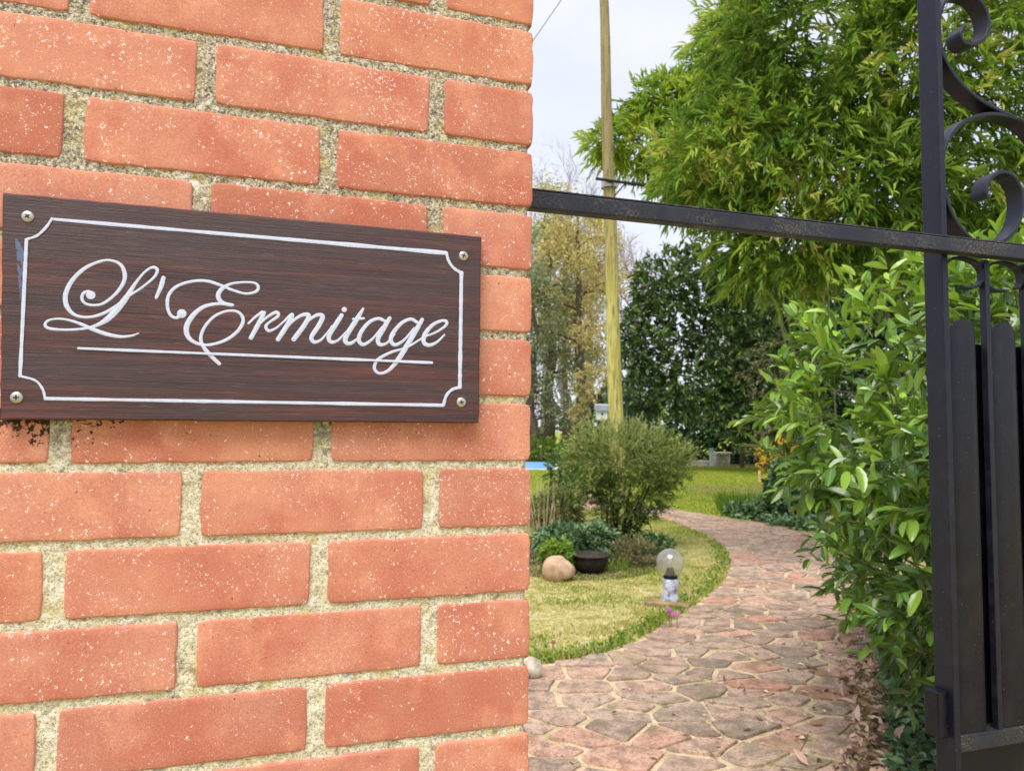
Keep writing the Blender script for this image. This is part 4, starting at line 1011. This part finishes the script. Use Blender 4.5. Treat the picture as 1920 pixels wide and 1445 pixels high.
for i_, (px_, py_, R_, n_, h_, lb) in enumerate([(1020, 1012, .26, 120, .80, 'clump of dry tan flower stalks at the brick pillar edge'), (1062, 1005, .26, 110, .72, 'clump of dry tan stalks in front of the dark dwarf conifer'), (1000, 985, .2, 70, .60, 'dry stalk clump partly hidden by the brick pillar')]):
    g_ = gp(px_, py_); tuft('dry_perennial', lb, 'plant', g_, R_, n_, h_, M_STRAW, .16, .009, seed=80 + i_, bl=False, group='dry stalks in the bed')
M_BLUEG = m_leaf('hellebore_leaf', [(0, (.035, .08, .03)), (.5, (.10, .19, .085)), (1, (.27, .37, .20))], .4, .2, .4)
M_HEATH = m_leaf('heather_leaf', [(0, (.08, .085, .035)), (.5, (.19, .18, .08)), (.85, (.33, .28, .16)), (1, (.50, .25, .25))], .7, .3, .2)
def mound(name, label, cat, px_, py_, Y, rx, rz_, n, leaf, wid, mat, seed, per=7, droop=.1, tm=.5, group=None, up_=0):
    return foliage_thing(name, tuple(at(px_, py_, Y)[:2]), label, cat, [(px_, py_, rx, rz_)], Y, n, per, leaf, wid, mat, droop, leaf * 1.2, inner=.5, cull=.05, seed=seed, deep=.8, zmin=.0, tpl=LEAF4, tm=tm, spread=.8, group=group)
mound('ground_cover_plant', 'blue-green leafy plant at the foot of the dry stalks', 'plant', 1062, 1010, 8.3, 52, 18, 190, .07, .5, M_BLUEG, 90)
mound('ground_cover_plant', 'blue-green leafy plant under the juniper stems', 'plant', 1118, 1012, 8.3, 36, 20, 150, .07, .5, M_BLUEG, 91)
mound('ground_cover_plant', 'dark ivy patch hugging the right foot of the juniper', 'plant', 1215, 1020, 8.8, 46, 10, 150, .05, .7, M_DK, 92)
mound('lime_green_shrub', 'lime-green leafy shrublet above the tan rock', 'plant', 1040, 1037, 7.5, 28, 18, 130, .05, .5, M_FRESH, 93, tm=.75)
mound('ground_cover_plant', 'grey-green feathery plant growing among the dry stalks', 'plant', 1040, 960, 9.8, 44, 30, 220, .08, .2, M_JUN, 98, per=8, droop=-.3, tm=.35)
mound('heather_shrub', 'olive and brown twiggy heather between the iron pot and the globe lamp', 'plant', 1190, 1040, 8.0, 46, 28, 330, .035, .35, M_HEATH, 94, per=9, droop=-.1)
for i_, (px_, py_, Y_) in enumerate([(1150, 1028, 7.7), (1095, 1024, 7.8)]):
    tuft('bulb_foliage', ['bright green bulb leaves in front of the juniper', 'bright green bulb leaves above the iron pot'][i_], 'plant', at(px_, py_, Y_), .13, 60, .16, M_FRESH, .35, .012, seed=95 + i_)
# rock
def rock(name, label, px_, py_, w_, h_, mat, seed, cat='rock', zf=.5, dep=None):
    g_ = gp(px_, py_); sc_ = g_[1] / F_PX; rx, rz_ = w_ * sc_ / 2, h_ * sc_
    import bmesh; bm = bmesh.new(); bmesh.ops.create_icosphere(bm, subdivisions=4, radius=1)
    rs = np.random.RandomState(seed); A_ = rs.normal(size=(9, 3)); A_ /= np.linalg.norm(A_, axis=1, keepdims=True); H_ = rs.uniform(.62, .92, 9)
    from mathutils import noise as mn
    for v_ in bm.verts:
        p = np.array(v_.co)
        for a_, h__ in zip(A_, H_):
            dd__ = p @ a_
            if dd__ > h__: p = p - a_ * (dd__ - h__) * .8
        p *= 1 + .05 * mn.noise(Vector(p) * 2.5 + Vector((seed, 0, 0))) + .02 * mn.noise(Vector(p) * 8)
        v_.co = Vector((p[0] * rx, p[1] * (dep or rx * .8), p[2] * rz_ * .56 + rz_ * .44))
    me = bpy.data.meshes.new(name); bm.to_mesh(me); bm.free(); me.materials.append(mat); me.polygons.foreach_set('use_smooth', [True] * len(me.polygons))
    o = link(bpy.data.objects.new(name, me)); o.location = (g_[0], g_[1], 0); return tag(o, label, cat)
M_ROCK = m_mottle('tan_rock', [(.3, (.30, .19, .12)), (.5, (.47, .32, .21)), (.7, (.58, .42, .29))], 9, .9, bd=.02)
M_ROCK2 = m_mottle('pale_rock', [(.3, (.25, .21, .15)), (.5, (.50, .44, .34)), (.7, (.66, .62, .52))], 14, .9, bd=.02)
rock('rock', 'rounded tan boulder beside the black iron pot', 1046, 1088, 64, 46, M_ROCK, 4)
rock('rock', 'pale stone at the foot of the brick pillar where the path meets the lawn', 994, 1275, 44, 46, M_ROCK2, 9)
rock('rock', 'pinkish lump of stone in the bed above the dry stalks', 1125, 945, 60, 22, M_ROCK, 14)
# iron pot
g_ = gp(1106, 1074); s_ = g_[1] / F_PX
M_POT = m_mottle('rusted_cast_iron', [(.3, (.012, .010, .010)), (.6, (.04, .028, .026)), (.8, (.11, .05, .035))], 22, .6)
pot = tag(empty('iron_pot', (g_[0], g_[1], 0)), 'black cast iron cauldron planter half sunk beside the tan rock', 'planter')
R_ = 36 * s_; mb = MB(); mb.lathe([(.3 * R_, .004), (.62 * R_, .02), (.86 * R_, .08), (.93 * R_, .13), (.96 * R_, .172), (1.06 * R_, .182), (1.06 * R_, .192), (.94 * R_, .190), (.90 * R_, .16), (.1, .155)], (0, 0, 0), 28); mb.build('bowl', M_POT, pot, smooth=True)
mb = MB(); mb.lathe([(.0001, .166), (.89 * R_, .160)], (0, 0, 0), 24); mb.build('soil', M_SOIL, pot)
for sx_ in (-1, 1):
    mb = MB(); a_ = [(sx_ * (R_ * .95 + .028 * math.sin(k * PI / 6)), 0, .13 + .03 * math.cos(k * PI / 6)) for k in range(7)]; mb.tube(a_, .006, 6); mb.build('handle', M_POT, pot, smooth=True)
# globe lamp
g_ = gp(1257, 1128); s_ = g_[1] / F_PX
lamp = tag(empty('globe_garden_lamp', (g_[0], g_[1], 0)), 'garden lamp with clear glass globe on a mottled grey-white base at the lawn edge', 'garden lamp')
M_CER = m_mottle('mottled_grey_base', [(.30, (.12, .12, .15)), (.44, (.34, .36, .45)), (.56, (.60, .62, .74)), (.75, (.78, .79, .86))], 17, .5)
mb = MB(); hb = 43 * s_; mb.lathe([(15 * s_, 0), (16.5 * s_, .01), (15 * s_, hb * .25), (13 * s_, hb * .45), (14 * s_, hb * .7), (15.5 * s_, hb * .92), (14 * s_, hb), (.001, hb)], (0, 0, 0), 22, wob=.07); mb.build('base', M_CER, lamp, smooth=True)
mb = MB(); mb.lathe([(12.5 * s_, hb), (13 * s_, hb + 5 * s_), (8 * s_, hb + 10 * s_), (7 * s_, hb + 16 * s_), (5 * s_, hb + 20 * s_), (.001, hb + 20 * s_)], (0, 0, 0), 18); mb.build('collar', M_DARK, lamp, smooth=True)
m, t, b = mat_new('clear_globe_glass'); b.inputs['Base Color'].default_value = (.86, .86, .80, 1); b.inputs['Roughness'].default_value = .06; b.inputs['Transmission Weight'].default_value = .88; b.inputs['IOR'].default_value = 1.45
Rg = 26 * s_; zc_ = hb + 4 * s_ + Rg * .95
prof = [(Rg * math.sin(a_), zc_ - Rg * math.cos(a_)) for a_ in np.linspace(.45, PI - .001, 26)]
prof += [((Rg - .003) * math.sin(a_), zc_ - (Rg - .003) * math.cos(a_)) for a_ in np.linspace(PI - .001, .45, 26)]
mb = MB(); mb.lathe(prof, (0, 0, 0), 36); mb.build('globe', m, lamp, smooth=True)
mb = MB(); mb.lathe([(.001, zc_ - Rg * .6), (.014, zc_ - Rg * .5), (.017, zc_ - Rg * .1), (.012, zc_ + Rg * .25), (.001, zc_ + Rg * .35)], n=14); mb.build('bulb', m_mottle('frosted_bulb', [(.3, (.42, .42, .36)), (.7, (.55, .55, .48))], 5, .4), lamp, smooth=True)
# edging plank in front of the lamp
a_, c_ = gp(1210, 1134), gp(1293, 1142); mid = (a_ + c_) / 2; L_ = np.linalg.norm(c_ - a_)
mb = MB(); mb.box((0, 0, .018), (L_, .10, .045), bev=.008); o = mb.build('edging_stone', m_mottle('brown_edging', [(.3, (.17, .11, .06)), (.7, (.36, .25, .13))], 12, .9)); o.location = (mid[0], mid[1] , 0); o.rotation_euler = (0, 0, math.atan2(c_[1] - a_[1], c_[0] - a_[0]))
tag(o, 'low brown edging stone in the grass in front of the globe lamp', 'edging stone')
# flowers
M_PINK = m_leaf('pink_petal', [(0, (.62, .20, .55)), (1, (.80, .38, .72))], .5, .5, .2); M_PINK2 = m_leaf('rose_petal', [(0, (.70, .30, .34)), (1, (.85, .48, .50))], .5, .5, .2)
def flower(px_, py_, label, mat, sz, n=1):
    g_ = gp(px_, py_); root = empty('flower', (g_[0], g_[1], 0)); tag(root, label, 'flower')
    for k in range(n):
        cx_, cy_ = (0, 0) if k == 0 else (rnd.uniform(-.05, .05), rnd.uniform(-.06, .06)); hh = sz * rnd.uniform(1.2, 2)
        mb = MB(); mb.tube([(cx_, cy_, 0), (cx_, cy_, hh)], .0025, 5); mb.build('stalk', M_FRESH, root)
        an = np.arange(6) * PI / 3; p = np.tile([[cx_, cy_, hh]], (6, 1)); d = np.stack([np.cos(an) * .55, np.sin(an) * .55, np.ones(6)], 1)
        leaves('petals', p, d, np.tile(UPZ, (6, 1)) + np.stack([np.cos(an), np.sin(an), an * 0], 1), sz, sz * .5, mat, root, rnd.random() * np.ones(6), LEAF4, kind=False)
flower(1255, 1180, 'pink crocus at the lawn edge below the globe lamp', M_PINK, .055, 3)
flower(1200, 1050, 'pink bloom standing in the heather', M_PINK2, .10, 1)
flower(1036, 1222, 'pale pink flower in the grass near the brick pillar', M_PINK2, .03, 2)
flower(1244, 1040, 'tiny rose flower behind the glass globe', M_PINK2, .04, 1)

# things round the far lawn
M_FLINT = m_mottle('dry_stone', [(.3, (.42, .36, .30)), (.6, (.64, .57, .50)), (.8, (.76, .70, .64))], 3, .95, bd=.02)
def blockwork(name, label, cat, x0, x1, ybot, hpx, cols, rows, dep=.35):
    a_, c_ = gp(x0, ybot), gp(x1, ybot); c_ = at(x1, ybot, a_[1]); W_ = abs(c_[0] - a_[0]); Hh = hpx * a_[1] / F_PX
    root = empty(name, ((a_[0] + c_[0]) / 2, a_[1], 0)); tag(root, label, cat)
    for r_ in range(rows):
        xx = -W_ / 2 - (W_ / cols / 2 if r_ % 2 else 0)
        while xx < W_ / 2 - .02:
            w__ = W_ / cols * rnd.uniform(.8, 1.2); e_ = min(xx + w__, W_ / 2); s__ = max(xx, -W_ / 2)
            if e_ - s__ > .03:
                mb = MB(); mb.box(((s__ + e_) / 2, rnd.uniform(-.01, .01), Hh * (r_ + .5) / rows), (e_ - s__ - .012, dep, Hh / rows - .01), bev=.01); mb.build('stone', M_FLINT, root)
            xx = e_ if xx + w__ < W_ / 2 else W_
    return root
blockwork('stone_plinth', 'square stacked-stone plinth at the far edge of the lawn', 'plinth', 1341, 1366, 874, 26, 2, 4, .5)
blockwork('low_stone_wall', 'low pale stone wall left of the green post', 'wall', 1288, 1330, 874, 11, 7, 2, .3)
g_ = gp(1334, 875); mb = MB(); mb.box((0, 0, .36), (.14, .14, .72), bev=.01); mb.box((0, 0, .735), (.17, .17, .03), bev=.005); o = mb.build('garden_post', m_mottle('pale_green_paint', [(.3, (.30, .42, .38)), (.7, (.42, .54, .50))], 5, .8)); o.location = (g_[0], g_[1], 0); tag(o, 'pale blue-green post beside the stone plinth', 'post')
g_ = gp(1354, 875); mb = MB(); mb.box((0, 0, .585), (.66, .58, .06), bev=.012); o = mb.build('stone_slab', M_FLINT); o.location = (g_[0], g_[1], -.02); tag(o, 'flat stone slab capping the far plinth', 'stone slab')
# pool
p1, p2 = gp(1038, 868.5), gp(1040, 881); M_POOL = m_mottle('pool_cover', [(.3, (.14, .36, .66)), (.7, (.22, .46, .78))], .6, .35, bmp=.1)
mb = MB(); yA, yB = p2[1], p1[1]; mb.box((-4.2, 0, .03), (8.4, yB - yA, .06), bev=.02); pool = empty('swimming_pool', (p2[0], (yA + yB) / 2, 0)); mb.build('cover', M_POOL, pool)
mb = MB(); mb.box((-4.2, -(yB - yA) / 2 - .16, .02), (8.9, .3, .05), bev=.01); mb.box((.16, 0, .021), (.3, yB - yA, .05), bev=.01); mb.build('coping', M_FLINT, pool)
tag(pool, 'covered blue swimming pool showing at the brick pillar edge', 'pool')
# ivy mound, forsythia, hoop, pot on the right of the lawn
M_IVY = m_leaf('ivy_leaf', [(0, (.03, .07, .03)), (.5, (.09, .18, .075)), (1, (.24, .36, .18))], .4, .15, .4)
foliage_thing('ivy_mound', tuple(at(1500, 940, 12.3)[:2]), 'rounded mound of blue-green ivy beside the bend of the path', 'ivy',
    [(1500, 905, 52, 50), (1520, 950, 56, 38), (1470, 925, 30, 40)], 12.3, 900, 8, .075, .8, M_IVY, .3, .10, inner=.4, cull=.05, seed=101, tpl=LEAF4, deep=.8, zmin=.0, spread=.9)
mound('ivy_ground_cover', 'creeping ivy spreading over the ground left of the ivy mound', 'ivy', 1440, 958, 12.6, 75, 12, 420, .065, .8, M_IVY, 102, tm=.65)
mound('ivy_ground_cover', 'creeping ivy along the path edge below the ivy mound', 'ivy', 1530, 985, 11.3, 80, 10, 380, .06, .8, M_IVY, 103, tm=.6)
tuft('daffodil_clump', 'clump of bright green daffodil leaves left of the ivy mound', 'plant', at(1400, 952, 13.2), .50, 520, .40, M_FRESH, .35, .022, seed=104)
tuft('daffodil_clump', 'smaller tuft of green bulb leaves in front of the yellow forsythia', 'plant', at(1375, 940, 14.5), .25, 120, .24, M_FRESH, .35, .022, seed=105)
M_FOR = m_leaf('forsythia_flower', [(0, (.60, .32, .02)), (.5, (.78, .48, .03)), (1, (.85, .60, .08))], .6, .3, .2)
q = at(1457, 880, 20); foliage_thing('forsythia_shrub', (q[0], 20), 'orange-yellow flowering forsythia beside the dark hoop', 'shrub', [(1455, 850, 26, 22), (1445, 878, 16, 26), (1472, 868, 18, 30)], 20, 170, 9, .06, .6, M_FOR, -.1, .25, M_BARK, 5, inner=.1, cull=.3, seed=106, culm_r=.015)
q = at(1505, 855, 13.6); s_ = 13.6 / F_PX
hoop = tag(empty('iron_hoop', (q[0], q[1], 0)), 'dark curved iron hoop rising behind the ivy mound', 'garden ornament')
mb = MB(); mb.tube([(-30 * s_ * math.cos(a_), 0, q[2] + 45 * s_ * math.sin(a_) - .1) for a_ in np.linspace(-.6, PI + .6, 22)], .028, 8); mb.build('hoop', M_IRON, hoop, smooth=True)
for sx_ in (-1, 1):
    mb = MB(); mb.tube([(sx_ * 25 * s_, 0, q[2] - .1 - 25 * s_), (sx_ * 25 * s_, 0, -.02)], .026, 8); mb.build('leg', M_IRON, hoop, smooth=True)
g_ = gp(1556, 962); M_TERRA = m_mottle('weathered_terracotta', [(.3, (.36, .24, .17)), (.7, (.52, .38, .29))], 8, .9)
tp = tag(empty('terracotta_pot', (g_[0], g_[1], 0)), 'weathered terracotta pot between the ivy mound and the laurel', 'pot')
mb = MB(); mb.lathe([(.16, 0), (.2, .1), (.25, .34), (.28, .36), (.28, .42), (.24, .42), (.23, .34), (.01, .33)], n=24); mb.build('body', M_TERRA, tp, smooth=True)
g_ = gp(1424, 905); mb = MB(); mb.box((0, 0, .17), (.06, .05, .36), bev=.01); o = mb.build('wooden_stake', M_STRAW); o.location = (g_[0], g_[1], 0); tag(o, 'short reddish wooden stake in the far flower border', 'stake')

# ------------------------------------------------------------------ grass, litter
M_GRASS = m_leaf('grass_blade', [(0, (.24, .25, .04)), (.3, (.46, .42, .11)), (.6, (.66, .56, .24)), (1, (.80, .69, .40))], .8, .3, .1, pos=1.4)
M_GRASSG = m_leaf('green_grass_blade', [(0, (.09, .15, .02)), (.5, (.24, .34, .035)), (1, (.45, .47, .08))], .7, .35, .15)
def inpoly_np(P, x, y):
    r = np.zeros(len(x), bool); j = len(P) - 1
    for i in range(len(P)):
        c_ = ((P[i][1] > y) != (P[j][1] > y)) & (x < (P[j][0] - P[i][0]) * (y - P[i][1]) / (P[j][1] - P[i][1] + 1e-12) + P[i][0]); r ^= c_; j = i
    return r
def dist_edge(x, y, E):
    d = np.full(len(x), 9.0)
    for p in E[::2]: d = np.minimum(d, np.hypot(x - p[0], y - p[1]))
    return d
rs = np.random.RandomState(77)
n = 190000; y = 4.1 + (13.5 - 4.1) * rs.rand(n) ** 1.5; x = -1.3 + rs.rand(n) * 4.4
k = ~inpoly_np(poly, x, y) & (x < np.interp(y, [p[1] for p in LEFT], [p[0] for p in LEFT]))
k &= (fbm(x * 2.3, y * 2.3, 44, 3) > .40) | (rs.rand(n) < .35)
x, y = x[k], y[k]; n = len(x); de = dist_edge(x, y, LE)
edge = de < .16
dz = np.where(edge, 1, 0)
h = np.where(edge, rs.uniform(.015, .045, n), rs.uniform(.008, .026, n)) * (.5 + 1.3 * fbm(x * 5, y * 5, 16))
P_ = np.stack([x, y, np.zeros(n)], 1); D_ = np.stack([rs.normal(0, .5, n), rs.normal(0, .5, n), np.ones(n)], 1)
gi = rs.rand(n) < np.where(edge, .45, .08 + .5 * (fbm(x * 2.2, y * 2.2, 6) > .56))
tint = np.clip(rs.normal(.55, .25, n), 0, 1)
leaves('lawn_moss_grass', P_[~gi], D_[~gi], rs.normal(size=(n, 3))[~gi], h[~gi], .005 + 0 * h[~gi], M_GRASS, None, tint[~gi])
bpy.data.objects['lawn_moss_grass']['label'] = 'short yellow mossy lawn grass left of the path'; bpy.data.objects['lawn_moss_grass']['category'] = 'grass'
o = leaves('green_grass', P_[gi], D_[gi], rs.normal(size=(n, 3))[gi], h[gi] * 1.25, .006 + 0 * h[gi], M_GRASSG, None, tint[gi]); tag(o, 'greener grass blades along the near lawn edge', 'grass')
# far lawn blades
n = 60000; y = rs.uniform(12.5, 30, n); x = rs.uniform(.2, 13, n); k = (~inpoly_np(poly, x, y)) & (x / y < .75); x, y = x[k], y[k]; n = len(x)
o = leaves('far_lawn_grass', np.stack([x, y, 0 * x], 1), np.stack([rs.normal(0, .5, n), rs.normal(0, .5, n), np.ones(n)], 1), rs.normal(size=(n, 3)), rs.uniform(.03, .07, n), .02, M_GRASSG, None, np.clip(rs.normal(.7, .25, n), 0, 1)); tag(o, 'bright green lawn grass beyond the bend of the path', 'grass')
# clover and weeds on the lawn edge
n = 2600; i_ = rs.randint(0, len(LE), n); base_ = LE[i_] + rs.normal(0, .03, (n, 2)); x = base_[:, 0] + rs.normal(-.07, .06, n); y = base_[:, 1] + rs.uniform(.0, .12, n)
k = ~inpoly_np(poly, x, y) & (y < 9.5); x, y = x[k], y[k]; n = len(x)
o = leaves('edge_weeds', np.stack([x, y, rs.uniform(.0, .035, n)], 1), rs.normal(size=(n, 3)) + np.array([0, 0, .4]), ups(n, .5, rs), rs.uniform(.02, .04, n), .02, M_FRESH, None, rs.rand(n), LEAF4); tag(o, 'small leafy weeds along the lawn edge', 'weeds')
n = 5200; y = rs.uniform(4.6, 11, n); x = rs.uniform(-.3, 2.7, n); k = ~inpoly_np(poly, x, y) & (x < np.interp(y, [p[1] for p in LEFT], [p[0] for p in LEFT])) & (fbm(x * 3.5, y * 3.5, 31, 3) > .55); x, y = x[k], y[k]; n = len(x)
o = leaves('lawn_weeds', np.stack([x, y, rs.uniform(.0, .02, n)], 1), rs.normal(size=(n, 3)) + np.array([0, 0, .3]), ups(n, .5, rs), rs.uniform(.015, .04, n), .014, M_GRASSG, None, rs.rand(n) * .7, LEAF4); tag(o, 'patches of small green weeds in the mossy lawn', 'weeds')
# leaf litter
M_LIT = m_leaf('dead_leaf', [(0, (.08, .05, .03)), (.3, (.22, .13, .08)), (.55, (.46, .28, .20)), (.85, (.68, .46, .36)), (1, (.74, .58, .48))], .7, .15, .3)
n = 5200; y = rs.uniform(1.9, 7.2, n); xe = np.interp(y, [p[1] for p in RIGHT], [p[0] for p in RIGHT]); x = xe + np.abs(rs.normal(0, .7, n)) - .02 - rs.exponential(.05, n)
o = leaves('leaf_litter', np.stack([x, y, rs.uniform(.015, .05, n)], 1), np.stack([rs.normal(size=n), rs.normal(size=n), rs.normal(0, .35, n)], 1), ups(n, .6, rs), rs.uniform(.025, .095, n), rs.uniform(.015, .05, n), M_LIT, None, rs.rand(n) ** .8, LEAF4, fold=1.3); tag(o, 'brown and pink fallen leaves under the laurel', 'leaf litter')
n = 3600; y = rs.uniform(2.2, 5.6, n); xe = np.interp(y, [p[1] for p in RIGHT], [p[0] for p in RIGHT]); x = xe + .12 + np.abs(rs.normal(0, .5, n))
o = leaves('creeping_ivy', np.stack([x, y, rs.uniform(.03, .10, n)], 1), np.stack([rs.normal(size=n), rs.normal(size=n), rs.normal(.2, .4, n)], 1), ups(n, .4, rs), rs.uniform(.035, .06, n), rs.uniform(.03, .05, n), M_IVY, None, rs.rand(n) * .7, LEAF4); tag(o, 'dark ivy creeping through the dead leaves', 'ivy')
n = 420; y = rs.uniform(3, 12, n); xl_ = np.interp(y, [p[1] for p in LEFT], [p[0] for p in LEFT]); xr_ = np.interp(y, [p[1] for p in RIGHT], [p[0] for p in RIGHT]); x = xr_ - (xr_ - xl_) * np.abs(rs.normal(0, .22, n))
o = leaves('scattered_leaves', np.stack([x, y, 0 * y + .026], 1), np.stack([rs.normal(size=n), rs.normal(size=n), 0 * y], 1), ups(n, .2, rs), rs.uniform(.015, .05, n), rs.uniform(.01, .025, n), M_LIT, None, rs.rand(n), LEAF4, fold=1.6); tag(o, 'small dead leaves scattered on the path stones', 'leaves')
